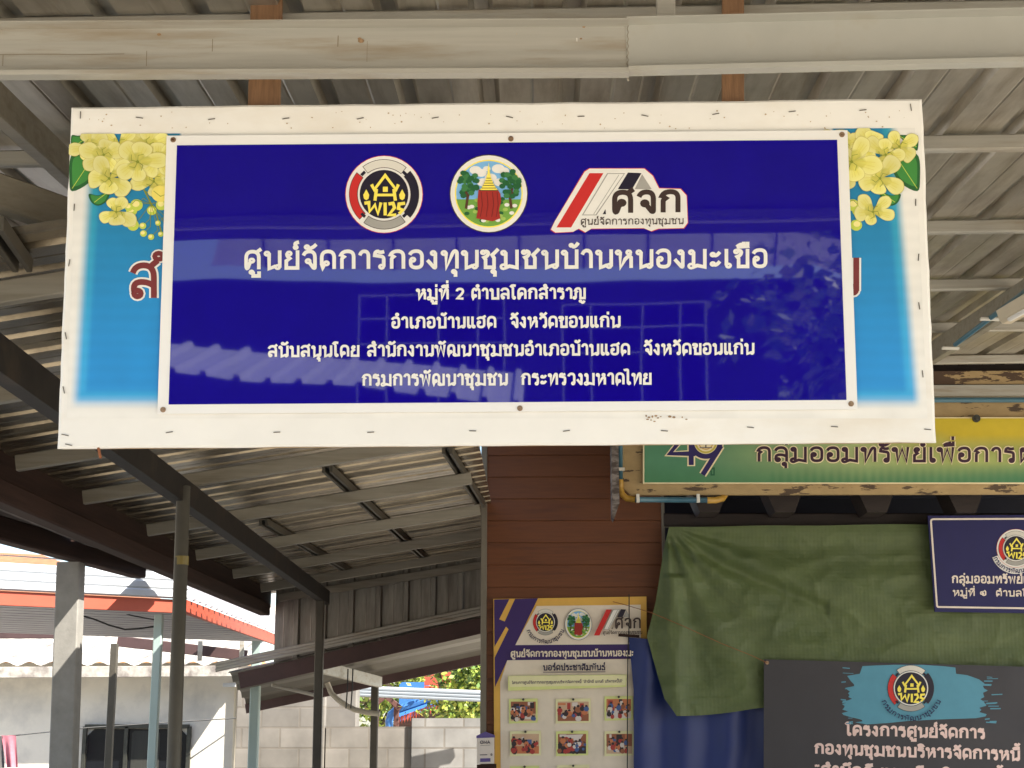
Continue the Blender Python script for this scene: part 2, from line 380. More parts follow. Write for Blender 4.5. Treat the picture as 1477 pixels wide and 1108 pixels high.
mat('lintel_wood', (.02, .012, .010), .7, 0, .3, 6, (1, 1, 6), .2)
mat('canvas', (.80, .78, .735), .55, 0, .05, 3, (1, 1, 1), .06, col2=(.70, .64, .54), lo=.52, hi=.8, scale2=1.6, stretch2=(1, 1, 2.2), bumpscale=5)
mat('vinyl_white', (.80, .79, .77), .28, 0, .02, 3)
mat('staple', (.13, .11, .09), .4, .8, .1, 20)
mat('washer', (.36, .24, .15), .4, .7, .2, 60, col2=(.12, .05, .03), lo=.5, hi=.6, scale2=90)
mat('stain', (.30, .19, .10), .8, 0, .4, 60)
mat('pvc_blue', (.055, .15, .21), .35, 0, .08, 8)
mat('pvc_yellow', (.42, .24, .035), .4, 0, .08, 8)
mat('clip_white', (.7, .68, .62), .5, 0, .04, 8)
mat('lamp_white', (.72, .62, .47), .4, 0, .05, 6)
mat('bolt', (.06, .06, .05), .5, .6, .2, 30)
mat('concrete', (.40, .39, .35), .85, 0, .14, 9, bump=.2, col2=(.27, .26, .24), lo=.5, hi=.75)
mat('shed_sheet', (.13, .12, .10), .5, .4, .12, 5)
mat('concrete_post', (.24, .23, .21), .85, 0, .14, 9, bump=.2)
mat('ground', (.47, .425, .35), .9, 0, .14, 1.5, bump=.2, col2=(.36, .32, .255), lo=.5, hi=.7, scale2=.4)
mat('plaster', (.68, .64, .56), .85, 0, .06, 3, bump=.1, col2=(.40, .385, .36), lo=.5, hi=.75, scale2=1.2)
mat('added_dark_sheet', (.03, .028, .025), .9, 0, .2, 8)
mat('red_paint', (.42, .075, .04), .5, 0, .1, 4)
mat('red_brown', (.11, .045, .035), .6, 0, .2, 5, (1, 1, 4))
mat('maroon_paint', (.075, .04, .038), .6, 0, .2, 4)
mat('white_metal', (.50, .52, .54), .45, .1, .05, 4)
mat('awning_grey', (.26, .28, .29), .5, .2, .06, 4)
mat('grey_metal', (.33, .32, .34), .5, .3, .1, 4)
mat('mint_paint', (.34, .43, .41), .5, 0, .05, 5)
mat('old_tile', (.42, .39, .34), .85, 0, .3, 12, bump=.3, col2=(.20, .17, .15), lo=.5, hi=.65)
mat('terracotta', (.30, .125, .06), .8, 0, .15, 6)
mat('ochre', (.42, .22, .09), .8, 0, .12, 6)
mat('glass_dark', (.008, .009, .012), .2, 0, .2, 3, spec=.12)
mat('curtain', (.03, .03, .025), .8, 0, .2, 6, (6, 6, .5))
mat('cloth_pink', (.50, .17, .21), .85, 0, .12, 20)
mat('cloth_grey', (.10, .09, .09), .85, 0, .12, 20)
mat('cord_black', (.012, .012, .012), .6, 0, .1, 5)
mat('pipe_cream', (.50, .44, .34), .5, 0, .1, 8)
mat('leaf_a', (.22, .29, .04), .55, 0, .3, 3); mat('leaf_b', (.10, .17, .03), .6, 0, .3, 3); mat('leaf_c', (.34, .36, .06), .55, 0, .3, 3)
mat('bark', (.13, .095, .065), .9, 0, .3, 8, (1, 1, .3), .4)
mat('blue_tile', (.04, .16, .42), .5, 0, .12, 6)
mat('yellow_tape', (.17, .125, .025), .5, 0, .1, 10)
mat('house_navy', (.030, .028, .040), .6, 0, .25, 4, (1, 1, 8))
mat('soffit', (.92, .92, .94), .6, 0, .08, 2)
mat('string_orange', (.25, .08, .025), .7, 0, .1, 10)
for n_, v_ in dict(ink_white=(.78, .76, .72), ink_red=c(196, 40, 38), ink_silver=c(214, 210, 200), ink_grey=c(160, 158, 152), ink_black=c(24, 18, 40), ink_brown=c(58, 42, 38),
        ink_gold=c(246, 228, 92), ink_sky=c(120, 178, 226), ink_grass=c(112, 160, 66), ink_grassy=c(160, 190, 90), ink_leaf=c(30, 92, 50), ink_leafy=c(58, 120, 66), ink_wood=c(84, 54, 34), ink_stump=c(158, 42, 34),
        ink_bark=c(112, 26, 24), ink_blue=(.0085, .0035, .20), fl_yellow=c(228, 212, 104), fl_pale=c(238, 226, 146), fl_shade=c(206, 188, 78), fl_edge=c(196, 184, 96), fl_green=c(60, 132, 58), fl_dark=c(34, 92, 44), fl_line=c(128, 138, 44), fl_bud=c(190, 204, 80),
        ink_maroon=c(116, 44, 44), ink_cream=c(240, 226, 186), ink_navy=c(44, 32, 92), ink_plum=c(60, 30, 52), ink_green=c(34, 96, 66),
        bd_gold=c(214, 168, 78), bd_purple=c(52, 30, 96), bd_white=c(222, 210, 194), bd_cream=c(226, 222, 176), bd_lime=c(214, 220, 146), bd_navy=c(48, 40, 120), bd_ink=c(50, 44, 70), bd_grey=c(130, 122, 120),
        nv_blue=c(20, 18, 80), nv_white=c(225, 212, 200), dk_ink=c(228, 200, 194), dk_brush=c(80, 142, 166), dk_navy=c(22, 34, 78),
        ph_brown=c(150, 92, 66), ph_dark=c(52, 42, 46), ph_blue=c(70, 96, 150), ph_white=c(214, 204, 200), ph_orange=c(196, 120, 80), ph_red=c(168, 60, 56), ph_tan=c(200, 168, 140), smudge=c(176, 156, 128), scuff=c(122, 108, 86), carton=c(214, 204, 196), carton_purple=c(92, 78, 140)).items(): flat(n_, v_)
# glossy blue vinyl: mirror-like face that is very slightly wavy
def vinyl(name, col, rough, bump, sc_, dist=.01, det=1):
    m = flat(name, col, rough, .8 if name == 'vinyl_blue' else .5); t = m.node_tree; b = t.nodes['Principled BSDF']
    n = t.nodes.new('ShaderNodeTexNoise'); n.inputs['Scale'].default_value = sc_; n.inputs['Detail'].default_value = det
    if det > 1: n.noise_type = 'RIDGED_MULTIFRACTAL'
    bp = t.nodes.new('ShaderNodeBump'); bp.inputs['Strength'].default_value = bump; bp.inputs['Distance'].default_value = dist
    tc = t.nodes.new('ShaderNodeTexCoord'); t.links.new(tc.outputs['Object'], n.inputs[0])
    t.links.new(n.outputs[0], bp.inputs['Height']); t.links.new(bp.outputs[0], b.inputs['Normal']); return m
vinyl('vinyl_blue', (.0070, .0018, .25), .02, .003, 2)
vinyl('dark_banner', c(46, 44, 51), .5, .6, 2.2, .03, 4); vinyl('tarp_blue', c(18, 40, 104), .5, .5, 1.6, .03, 4)
# printed canvas: colours come from the print attribute
def printed(name, rough, flute=False):
    m = bpy.data.materials.new(name); m.use_nodes = True; M[name] = m; t = m.node_tree; b = t.nodes['Principled BSDF']
    a = t.nodes.new('ShaderNodeAttribute'); a.attribute_name = 'print'; b.inputs['Roughness'].default_value = rough
    tc = t.nodes.new('ShaderNodeTexCoord'); n = t.nodes.new('ShaderNodeTexNoise'); n.inputs['Scale'].default_value = 9; n.inputs['Detail'].default_value = 8
    t.links.new(tc.outputs['Object'], n.inputs[0])
    mx = t.nodes.new('ShaderNodeMixRGB'); mx.blend_type = 'MULTIPLY'; mx.inputs[0].default_value = .22
    t.links.new(a.outputs['Color'], mx.inputs[1]); t.links.new(n.outputs[0], mx.inputs[2]); out = mx.outputs[0]
    if flute:
        wv = t.nodes.new('ShaderNodeTexWave'); wv.bands_direction = 'Z'; wv.inputs['Scale'].default_value = 9; wv.inputs['Distortion'].default_value = 1.2
        t.links.new(tc.outputs['Object'], wv.inputs[0]); m2 = t.nodes.new('ShaderNodeMixRGB'); m2.blend_type = 'MULTIPLY'; m2.inputs[0].default_value = .035
        t.links.new(out, m2.inputs[1]); t.links.new(wv.outputs[0], m2.inputs[2]); out = m2.outputs[0]
    t.links.new(out, b.inputs['Base Color'])
printed('print_canvas', .5, True); printed('print_vinyl', .35); printed('print_petal', .5); printed('brushed', .5)
# woven green tarp with a fine square grid
m = mat('tarp_green', (.09, .122, .042), .6, 0, .14, 2.5, bump=0, col2=(.06, .088, .03), lo=.45, hi=.75)
t = m.node_tree; tc = t.nodes.new('ShaderNodeTexCoord'); bp = t.nodes.new('ShaderNodeBump'); bp.inputs['Strength'].default_value = .35; bp.inputs['Distance'].default_value = .002
ad = t.nodes.new('ShaderNodeMath'); ad.operation = 'ADD'
cr = t.nodes.new('ShaderNodeTexNoise'); cr.noise_type = 'RIDGED_MULTIFRACTAL'; cr.inputs['Scale'].default_value = 1.7; cr.inputs['Detail'].default_value = 5; cm = t.nodes.new('ShaderNodeMapping'); cm.inputs['Scale'].default_value = (.8, 1, 1.7); cm.inputs['Rotation'].default_value = (0, .45, 0)
b2 = t.nodes.new('ShaderNodeBump'); b2.inputs['Strength'].default_value = .6; b2.inputs['Distance'].default_value = .035; t.links.new(tc.outputs['Object'], cm.inputs[0]); t.links.new(cm.outputs[0], cr.inputs[0]); t.links.new(cr.outputs[0], b2.inputs['Height']); t.links.new(b2.outputs[0], bp.inputs['Normal'])
for ax, i in (('X', 0), ('Z', 1)):
    wv = t.nodes.new('ShaderNodeTexWave'); wv.bands_direction = ax; wv.inputs['Scale'].default_value = 11; wv.inputs['Distortion'].default_value = .4; t.links.new(tc.outputs['Object'], wv.inputs[0]); t.links.new(wv.outputs[0], ad.inputs[i])
t.links.new(ad.outputs[0], bp.inputs['Height']); t.links.new(bp.outputs[0], t.nodes['Principled BSDF'].inputs['Normal'])
# concrete blocks with mortar
def blocks(name, a, b_, mo, bw, bh):
    m = bpy.data.materials.new(name); m.use_nodes = True; M[name] = m; t = m.node_tree; N = t.nodes; L = t.links; b = N['Principled BSDF']; b.inputs['Roughness'].default_value = .9
    tc = N.new('ShaderNodeTexCoord'); mp = N.new('ShaderNodeMapping'); mp.inputs['Rotation'].default_value = (math.radians(90), 0, 0); L.new(tc.outputs['Object'], mp.inputs[0])
    k = N.new('ShaderNodeTexBrick'); k.inputs['Color1'].default_value = (*a, 1); k.inputs['Color2'].default_value = (*b_, 1); k.inputs['Mortar'].default_value = (*mo, 1)
    k.inputs['Scale'].default_value = 1; k.inputs['Brick Width'].default_value = bw; k.inputs['Row Height'].default_value = bh; k.inputs['Mortar Size'].default_value = .012; k.inputs['Bias'].default_value = .1
    L.new(mp.outputs[0], k.inputs[0]); n = N.new('ShaderNodeTexNoise'); n.inputs['Scale'].default_value = 3; n.inputs['Detail'].default_value = 9; L.new(tc.outputs['Object'], n.inputs[0])
    mx = N.new('ShaderNodeMixRGB'); mx.blend_type = 'OVERLAY'; mx.inputs[0].default_value = .6; L.new(k.outputs[0], mx.inputs[1]); L.new(n.outputs[0], mx.inputs[2]); L.new(mx.outputs[0], b.inputs['Base Color'])
    bp = N.new('ShaderNodeBump'); bp.inputs['Strength'].default_value = .6; bp.inputs['Distance'].default_value = .01; bp.invert = True; L.new(k.outputs['Fac'], bp.inputs['Height']); L.new(bp.outputs[0], b.inputs['Normal'])
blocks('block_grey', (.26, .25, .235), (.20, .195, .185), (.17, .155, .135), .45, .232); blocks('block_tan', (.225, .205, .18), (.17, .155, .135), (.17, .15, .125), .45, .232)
# ================= setting =================
b = MB(); b.face([(-400, -400, 0), (400, -400, 0), (400, 400, 0), (-400, 400, 0)]); tag(b.build('ground', 'ground'), kind='structure')
# ---- front canopy: sheet roof on purlins, rafters and a two-piece channel beam ----
zf = lambda X, Y: 3.650 + .0757*(Y-4.16) + .011*(X-1.3)     # top of the purlins
canopy = thing('canopy', (0, 6, 0), 'grey ribbed metal canopy with wide channel beam and cross purlins above the blue sign', 'canopy')
b = MB(); vl = math.hypot(10.4, .0757*10.4)
for X0_, Y0_, wl_, ll in ((-2.55, 2.92, 2.19, 5.0), (-.646, 2.925, 7.2, 8.86)): b.ribs((X0_, Y0_, zf(X0_, Y0_)+(.003 if X0_ < -1 else .0055)), (1, 0, .011), (0, 1, .0757), wl_, ll, .272, .034, (0, -.0757, 1), segs=int(ll*3.3), sag=.006)
b.build('roof_sheet', 'galvalume', canopy)
b = MB(); b.grid(lambda i, j: (lerp(-2.7, 6.6, i), lerp(1.12, 2.95, j), zf(lerp(-2.7, 6.6, i), lerp(1.12, 2.95, j)) + .004 - .02*math.sin(j*math.pi)*(1+noise.noise((i*30, j*3, 1)))), 90, 8); b.build('added_dark_sheet', 'added_dark_sheet', canopy)  # added dark front sheet, out of view, darkens the top of the banner's reflection
for Y in (1.56, 2.86, 4.16, 5.46, 6.76, 8.06, 9.36, 10.66):
    xs = -2.45 if Y < 7.9 else -.7
    a0, a1 = Vector((xs, Y+.02, zf(xs, Y)-.03)), Vector((6.5, Y+.02, zf(6.5, Y)-.03))
    b = MB(); b.bar(a0, a1, .04, .06, bev=.006); b.build('purlin', 'zinc_steel', canopy)
for X, hh in ((-1.70, .11), (2.54, .13), (5.6, .12)):
    bar1('rafter', 'olive_steel', canopy, (X, 4.06, zf(X, 4.06)-.062-hh/2), (X, 7.8 if X < 0 else 11.0, zf(X, 7.8 if X < 0 else 11.0)-.062-hh/2), .055, hh)
def channel(name, m, p0, p1, h, groove):
    pr = [(0, h/2), (0, -h/2+.012), (.004, -h/2+.004), (.012, -h/2), (.05, -h/2), (.05, -h/2+.014), (.047, -h/2+.014), (.047, -h/2+.003), (.012, -h/2+.003), (.003, -h/2+.013), (.003, h/2-.003), (.05, h/2-.003), (.05, h/2)]
    if groove: pr[1:1] = [(0, -h/2+.036), (.007, -h/2+.034), (.007, -h/2+.030), (-.003, -h/2+.028)]; pr[5] = (-.003, -h/2+.012)
    b = MB(); b.prof(pr, p0, p1, (0, 0, 1)); return b.build(name, m, canopy)
Yb = 3.98
lo0, lo1 = P(-760, 121.5, Yb), P(906, 116, Yb); hi0, hi1 = P(-760, 45, Yb), P(906, 37, Yb)
channel('channel_beam', 'zinc_steel', (lo0+hi0)/2, (lo1+hi1)/2, .158, True)
r0, r1 = (P(904, 112, Yb-.003)+P(904, 36.5, Yb-.003))/2, (P(4000, 40, Yb-.003)+P(4000, -36, Yb-.003))/2
channel('channel_beam', 'smooth_steel', r0, r1, .158, False)
b = MB(); b.tube([P(905.5, 37+i*5, Yb-.004) + Vector((.0015*(-1)**i, 0, 0)) for i in range(17)], .003, n=6); b.build('weld_seam', 'olive_steel', canopy)
a = Art(P(500, 80, Yb-.0008), (0, -1, 0), .0002); rn = random.Random(31)
for x, y, l_, w_ in ((213, 62, 13, 2.6), (247, 84, 24, 2.4), (247.5, 112, 7, 2.4), (307, 50, 9, 2.6), (478, 52, 8, 2), (522, 50, 8, 2), (562, 53, 7, 1.6), (12, 71, 4, 3), (150, 80, 4, 2), (700, 47, 5, 1.6), (745, 50, 4, 2), (832, 58, 6, 1.6)): a.poly([(x-w_/2, y-l_/2), (x+w_/2, y-l_/2+1), (x+w_*.35, y+l_/2), (x-w_*.2, y+l_/2-1)], 'bd_gold' if l_ < 5 else 'ink_white')
for x, y, l_, w_ in ((212, 85, 22, .7), (307, 66, 18, .8), (5, 88, 16, .8), (488, 60, 16, 1), (530, 75, 30, .5)): a.line([(x, y-l_/2), (x-.6, y+l_/2)], w_, 'scuff')
for x, y, r_ in ((298, 113, 3.2), (312, 114.5, 2.2), (318, 114, 2.4), (272, 114, 1.6), (521, 60, 4), (519, 57, 2.5), (230, 51, 2.6), (842, 40, 2), (838, 57, 1.6)): a.disc(x, y, r_*1.2, r_*.8, 'stain', 7)
a.line([(-60, 80.5), (60, 79.5), (120, 80), (180, 79)], .7, 'scuff')
tag(a.build('scuffs', canopy), kind='stuff')
q0, q1 = P(960, 37, 4.03), P(960, -6, 4.03); bar1('strut', 'zinc_steel', canopy, q0, q1, .052, .04, up=(0, 1, 0))
for X in (-2.4, 6.3): bar1('post', 'zinc_steel', canopy, (X-.3*(X < 0), Yb+.06, 0), (X-.3*(X < 0), Yb+.06, 3.52), .075, .075)
# straps that carry the sign
strap_lbl = ('brown timber strap hanging from the canopy purlin above the left part of the sign', 'brown timber strap hanging from the canopy purlin above the right part of the sign')
for (xa, xb), l in zip(((385, 380), (1057, 1057)), strap_lbl):
    k = .090 if xa < 900 else .062
    o = bar1('timber_strap', 'strap_wood', None, P(xa, -6, 4.122), P(xb, 200, 4.122), k, .020, up=(0, -1, 0)); tag(o, l, 'strap', 'timber straps holding the sign')
# ---- left lean-to: ribbed roof rising to the right on rafters and a dark beam ----
SL = .16; zl = lambda X: 2.895 + SL*(X+1.9)               # underside of the rafters
carport = thing('carport', (-1.6, 9, 0), 'open lean-to with ribbed roof and black beam on thin posts left of brown wall', 'lean-to')
b = MB(); b.ribs((-2.62, 4.45, zl(-2.62)+.128), (0, 1, 0), (1, 0, SL), 11.0, 2.30, .23, .05, (-SL, 0, 1), segs=12, sag=.006); b.build('roof_sheet', 'galvalume_old', carport)
for Y in (4.78, 6.0, 7.3, 8.42, 9.85, 11.3, 12.7, 14.0, 15.05):
    bar1('rafter', 'olive_steel', carport, (-2.48, Y, zl(-2.48)+.037), (-.42 if Y > 4.8 else -.9, Y, zl(-.42 if Y > 4.8 else -.9)+.037), .045, .075)
nl = Vector((-SL, 0, 1)).normalized(); on = Vector((-1.9, 0, zl(-1.9)+.10))
for (xa, ya), (xb, yb) in (((472, 676), (618, 810)), ((645, 649), (694, 728)), ((380, 753), (505, 825)), ((-10, 322), (33, 383))):
    a0, a1 = PP(xa, ya, on, nl), PP(xb, yb, on, nl); d = (a1-a0); a0 = a0 - d*.0; 
    b = MB()
    for sx in (-.022, .022): b.bar(a0 + Vector((sx, 0, 0)), a1 + Vector((sx, 0, 0)), .018, .046)
    b.bar(a0 + Vector((0, 0, .018)), a1 + Vector((0, 0, .018)), .026, .01); b.build('batten', 'dull_steel', carport)
bx = lambda Y: -1.875 - .018*(Y-8.06)
b = MB(); p0, p1 = Vector((bx(4.3), 4.3, 2.83)), Vector((bx(14.75), 14.75, 2.815))
b.prof([(-.035, -.065), (.035, -.065), (.035, .062), (-.035, .062), (-.035, .056), (.029, .056), (.029, -.059), (-.035, -.059)], p0, p1); b.build('beam', 'black_steel', carport)
bar1('edge_beam', 'dark_wood', carport, (-2.56, 4.6, 2.70), (-2.56, 14.7, 2.70), .10, .11)
bar1('eave_board', 'dark_wood', carport, (-2.60, 4.5, 2.85), (-2.60, 15.2, 2.85), .022, .19)
bar1('brace', 'olive_steel', carport, P(-280, 181, 4.25), P(200, 350, 4.95), .06, .115)
b = MB(); b.tube([(-1.815, 8.03, 0), (-1.845, 8.03, 2.84)], .036, n=16); p = b.build('post', 'dull_steel', carport, True)
b = MB(); b.tube([(-1.838, 8.03, 2.43), (-1.8385, 8.03, 2.475)], .0375, n=16); b.build('tape_band', 'yellow_tape', p)
bar1('post', 'dull_steel', carport, (-1.97, 14.3, 0), (-1.985, 14.3, 2.75), .075, .075)
b = MB(); g0, g1 = P(395, 948, 15.2), P(720, 892, 15.2)
b.ribs((g0.x, 15.2, g0.z-.09), (1, 0, .2), (0, 0, 1), 2.35, .93, .27, .035, (0, -1, 0), segs=3, sag=.01); b.build('end_wall', 'galvalume_wall', carport)
tag(bar1('string_knot', 'string_orange', None, P(142, 646, 4.12), P(145, 661, 4.12), .008, .006), 'frayed orange string end dangling under the left corner of the sign', 'string')
# ---- low shed roof beyond the lean-to ----
shed = thing('low_shed', (-1.8, 16.5, 0), 'low sloping shed roof with pale metal edge trim and maroon fascia behind the lean-to posts', 'shed')
Ys, Yt = 15.05, 18.0
fa, fb = P(312, 968, Ys), P(760, 872, Ys); d = fb-fa
b = MB()
for k, (hz, dy) in enumerate(((.075, 0), (.045, -.012), (.015, -.024))): b.bar(fa + Vector((0, dy-.01, hz-.01)), fb + Vector((0, dy-.01, hz-.01)), .03, .034, bev=.008)
b.build('edge_trim', 'zinc_steel', shed)
bar1('fascia', 'maroon_paint', shed, fa + Vector((.22, .03, -.09)), fb + Vector((.05, .03, -.09)), .04, .15)
ba, bb = P(460, 1000, Yt), P(760, 937, Yt); ba = ba - (bb-ba)*.35
b = MB(); n = 14; up_ = Vector((0, 0, .02))
b.grid(lambda i, j: lerp(lerp(fa+Vector((.1, .05, -.0)), fb, i), lerp(ba, bb, i)+Vector((0, 0, .06)), j) + up_*(1 if int(j*16) % 4 else -1), 8, 16); b.build('roof_sheet', 'shed_sheet', shed)
bar1('back_fascia', 'maroon_paint', shed, ba, bb, .04, .11)
c0, c1 = P(462, 962, 15.4), P(548, 984, 17.6); bar1('cross_beam', 'zinc_steel', shed, c0, c1, .05, .12)
e1 = P(541, 985, 17.6); bar1('post', 'dull_steel', shed, (e1.x, 17.6, 0), (e1.x, 17.6, e1.z+.02), .08, .08)
b = MB(); b.tube([P(392, 988, 15.6), P(455, 1003, 15.8)], .018, n=8); b.build('rail', 'zinc_steel', shed)
b = MB(); b.tube([P(x, y, 16.2) for x, y in ((472, 985), (478, 1000), (488, 1010), (500, 1018), (512, 1024), (530, 1028), (548, 1030))], .028, n=10)
tag(b.build('conduit', 'pipe_cream', None, True), 'curved cream cable conduit drooping between two thin posts under the shed roof', 'conduit')
b = MB()
for xa in (502, 509): b.tube([P(xa, 965, 16.1), P(xa-1, 995, 16.1), P(xa-3, 1022, 16.15)], .007, n=6)
tag(b.build('cable', 'cord_black'), 'pair of black cables hanging down onto the cream conduit under the shed roof', 'cable')
# ---- neighbour's wooden eave on a concrete post ----
eave = thing('timber_eave', (-3.2, 10, 0), 'dark timber eave with weathered beam on a grey concrete post at the left edge', 'eave')
b = MB()
for hz in (0, .03): b.grid(lambda i, j: (lerp(-3.05, -4.8, i), lerp(5.0, 10.6, j), lerp(2.90, 3.1, i) + hz), 4, 6); b.build('roof_boards', 'dark_wood', eave)
b = MB(); b.bar((-3.05, 5.0, 2.88), (-3.05, 12.6, 2.88), .26, .028); b.build('soffit_board', 'weathered_wood', eave)
b = MB(); b.bar((-3.60, 7.6, 2.825), (-3.10, 12.1, 2.825), .12, .15); b.build('beam', 'dark_wood', eave)
b = MB(); b.bar((-3.22, 10.96, 0), (-3.29, 10.96, 2.75), .165, .15, bev=.008); b.build('post', 'concrete_post', eave)
# ---- pavilion with red fascia ----
pav = thing('pavilion', (-4.5, 15, 0), 'open pavilion with red fascia, white flashing and mint green posts on the left', 'pavilion')
A = P(265, 886, 12.9); A.z = 2.535; Bq = P(-400, 845, 10.9); Bq.z = 2.535; Cq = P(397, 936, 17.8); Cq.z = 2.535
up1 = Vector((0, 0, .055))
bar1('front_fascia', 'red_paint', pav, Bq+up1, A+up1, .035, .11); bar1('side_fascia', 'red_paint', pav, A+up1*1.05+Vector((0, .02, 0)), Cq+up1*1.05, .03, .115)
b = MB()
for k in range(3): b.bar(Bq+Vector((0, .01*k-.02, .15+.072*k)), A+Vector((.02, .01*k-.02, .15+.072*k)), .05, .069, bev=.012)
b.build('front_flashing', 'white_metal', pav)
b = MB(); sd = (Cq-A); b.ribs(A+Vector((0.02, 0, .12)), sd, (-.3, 0, 1), sd.length, .26, .25, .03, (1, 0, .3)); b.build('side_sheet', 'grey_metal', pav)
b = MB(); dd = Bq-Cq; b.ribs(A+Vector((-.02, .05, .03)), sd, (Bq-A).normalized(), sd.length, 3.4, .36, .03, (0, 0, 1)); b.build('ceiling', 'grey_metal', pav)
b = MB(); b.face([A+Vector((-.3, .2, .42)), Bq+Vector((0, .2, .42)), Bq+Vector((1, 5, .75)), Cq+Vector((-.3, 0, .5))]); b.build('roof', 'white_metal', pav)
for px, py, Y, ww, m in ((230, 880, 12.96, .068, 'mint_paint'), (371, 925, 16.9, .10, 'mint_paint'), (166, 922, 17.4, .075, 'dull_steel')):
    q = P(px, py, Y); bar1('post', m, pav, (q.x-.0, Y, 0), (q.x, Y, 2.53), ww, ww)
q0, q1 = P(170, 925, 17.9), P(356, 946, 17.9); bar1('tie_beam', 'maroon_paint', pav, q0, q1, .06, .12)
q0, q1 = P(-60, 912, 17.4), P(105, 912, 17.4); bar1('tie_beam', 'maroon_paint', pav, q0, q1, .06, .14)
for px in (290, 350):
    q = P(px, 938, 17.8); bar1('bracket', 'zinc_steel', pav, q+Vector((0, -.05, -.12)), q+Vector((0, -.05, .1)), .05, .03)
b = MB(); b.tube([P(x, y, 13.2) for x, y in ((110, 886), (135, 893), (158, 902), (180, 908), (200, 907), (228, 903))], .008, n=6); b.tube([P(x, y, 13.4) for x, y in ((140, 870), (165, 880), (190, 888), (228, 895))], .006, n=6)
tag(b.build('cable', 'cord_black'), 'thin black cables sagging under the pavilion ceiling behind the concrete post', 'cable')
# ---- plastered house behind ----
hs = thing('plastered_house', (-5, 20, 0), 'pale plastered house with weathered tile eave and dark window behind the pavilion', 'house')
Yh = 19.6; e0, e1 = P(-160, 960, Yh-.5), P(346, 957, Yh-.5); wl, wr = P(-160, 1000, Yh), P(341, 1000, Yh)
b = MB(); b.box((wl.x, Yh, 0), (wr.x, Yh+3, e0.z+.05)); b.build('wall', 'plaster', hs)
b = MB(); bar_ = 0
n = 46
b.grid(lambda i, j: Vector((lerp(e0.x, e1.x+.1, i), lerp(Yh-.5, Yh+3.2, j), lerp(e0.z+.02, e0.z+1.0, j) + .025*math.cos(i*n*math.pi*2/3))), n*2, 3); b.build('roof', 'old_tile', hs)
bar1('eave_board', 'old_tile', hs, e0+Vector((0, .02, -.09)), e1+Vector((0, .02, -.09)), .05, .13)
b = MB(); x0, z1 = P(124, 1050, Yh).x, P(124, 1048, Yh).z; x1 = P(274, 1048, Yh).x
fr = MB(); fr.bar((x0, Yh-.03, z1), (x1, Yh-.03, z1), .05, .05); 
for xx in (x0, lerp(x0, x1, .40), x1): fr.bar((xx, Yh-.03, .7), (xx, Yh-.03, z1), .05, .05)
f = fr.build('window', 'bolt', hs)
b.box((x0+.03, Yh-.015, .72), (x1-.03, Yh-.004, z1-.03)); b.build('pane', 'glass_dark', f)
b = MB(); b.box((lerp(x0, x1, .45), Yh-.021, .72), (lerp(x0, x1, .72), Yh-.017, z1-.05)); b.build('curtain', 'curtain', f)
b = MB(); b.tube([P(343, 978, Yh-.06), Vector((wr.x+.03, Yh-.06, 0))], .035, n=10); b.build('downpipe', 'pipe_cream', hs, True)
bar1('pipe_bracket', 'white_metal', hs, P(322, 988, Yh-.1), P(340, 988, Yh-.1), .05, .05)
tg = P(-160, 948, 24); tr_ = P(352, 948, 24)
b = MB(); b.box((tg.x, 24, 0), (tr_.x, 27, P(0, 938, 24).z)); o = thing('ochre_house', ((tg.x+tr_.x)/2, 25, 0), 'ochre orange house whose wall shows as a strip above the tiled eave', 'house'); b.build('wall', 'ochre', o)
b = MB(); q0, q1 = P(-200, 948, 23.8), P(115, 925, 23.8); b.box((q0.x, 23.6, P(0, 943, 23.6).z), (q1.x, 24.0, P(0, 920, 23.6).z)); b.build('awning', 'white_metal', o)
th = thing('terracotta_house', (-11, 32, 0), 'house with a terracotta roof showing at the far left above the pavilion', 'house')
b = MB(); q0, q1 = P(-260, 830, 32), P(240, 858, 32); 
b.face([P(-260, 870, 31), P(250, 870, 31), P(60, 800, 34), P(-260, 785, 34)]); b.build('roof', 'terracotta', th)
b = MB(); b.box((q0.x, 31.4, 0), (q1.x, 34, P(0, 872, 31.4).z)); b.build('wall', 'plaster', th)
# clothes line
b = MB(); b.tube([P(-60, 1069, 18), P(30, 1060, 18.2), P(125, 1050, 18.6), P(230, 1043, 19), P(340, 1036, 19.5)], .008, n=6)
tag(b.build('clothes_line', 'cord_black'), 'thin dark clothes line strung across the plastered house wall', 'clothes line')
for (xa, xb, ya, m, l) in ((-26, 4, 1062, 'cloth_grey', 'dark grey cloth hanging on the clothes line at the left edge'), (2, 23, 1061, 'cloth_pink', 'pink cloth hanging on the clothes line at the left edge')):
    b = MB(); b.grid(lambda i, j: P(lerp(xa, xb, i) + j*(8-6*i), lerp(ya, ya+46, j) , 18.1) + Vector((0, .04*math.sin(i*9)*j, 0)), 8, 6)
    b.grid(lambda i, j: P(lerp(xa, xb, i) + j*(8-6*i), lerp(ya, ya+44, j) , 18.16) + Vector((0, .04*math.sin(i*9)*j, 0)), 8, 6)
    tag(b.build('hanging_cloth', m, None, True), l, 'cloth')
# ---- block walls ----
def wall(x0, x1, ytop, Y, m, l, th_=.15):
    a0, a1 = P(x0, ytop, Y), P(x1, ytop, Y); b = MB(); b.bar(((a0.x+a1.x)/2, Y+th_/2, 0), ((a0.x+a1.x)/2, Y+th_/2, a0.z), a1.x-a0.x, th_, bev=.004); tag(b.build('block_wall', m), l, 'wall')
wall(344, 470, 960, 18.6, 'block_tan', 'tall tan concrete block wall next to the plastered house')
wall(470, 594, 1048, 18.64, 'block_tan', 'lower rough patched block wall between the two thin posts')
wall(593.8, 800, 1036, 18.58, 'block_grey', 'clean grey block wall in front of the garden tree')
wall(468, 514, 985, 19.1, 'block_tan', 'square tan block pillar rising behind the lower wall', .4)
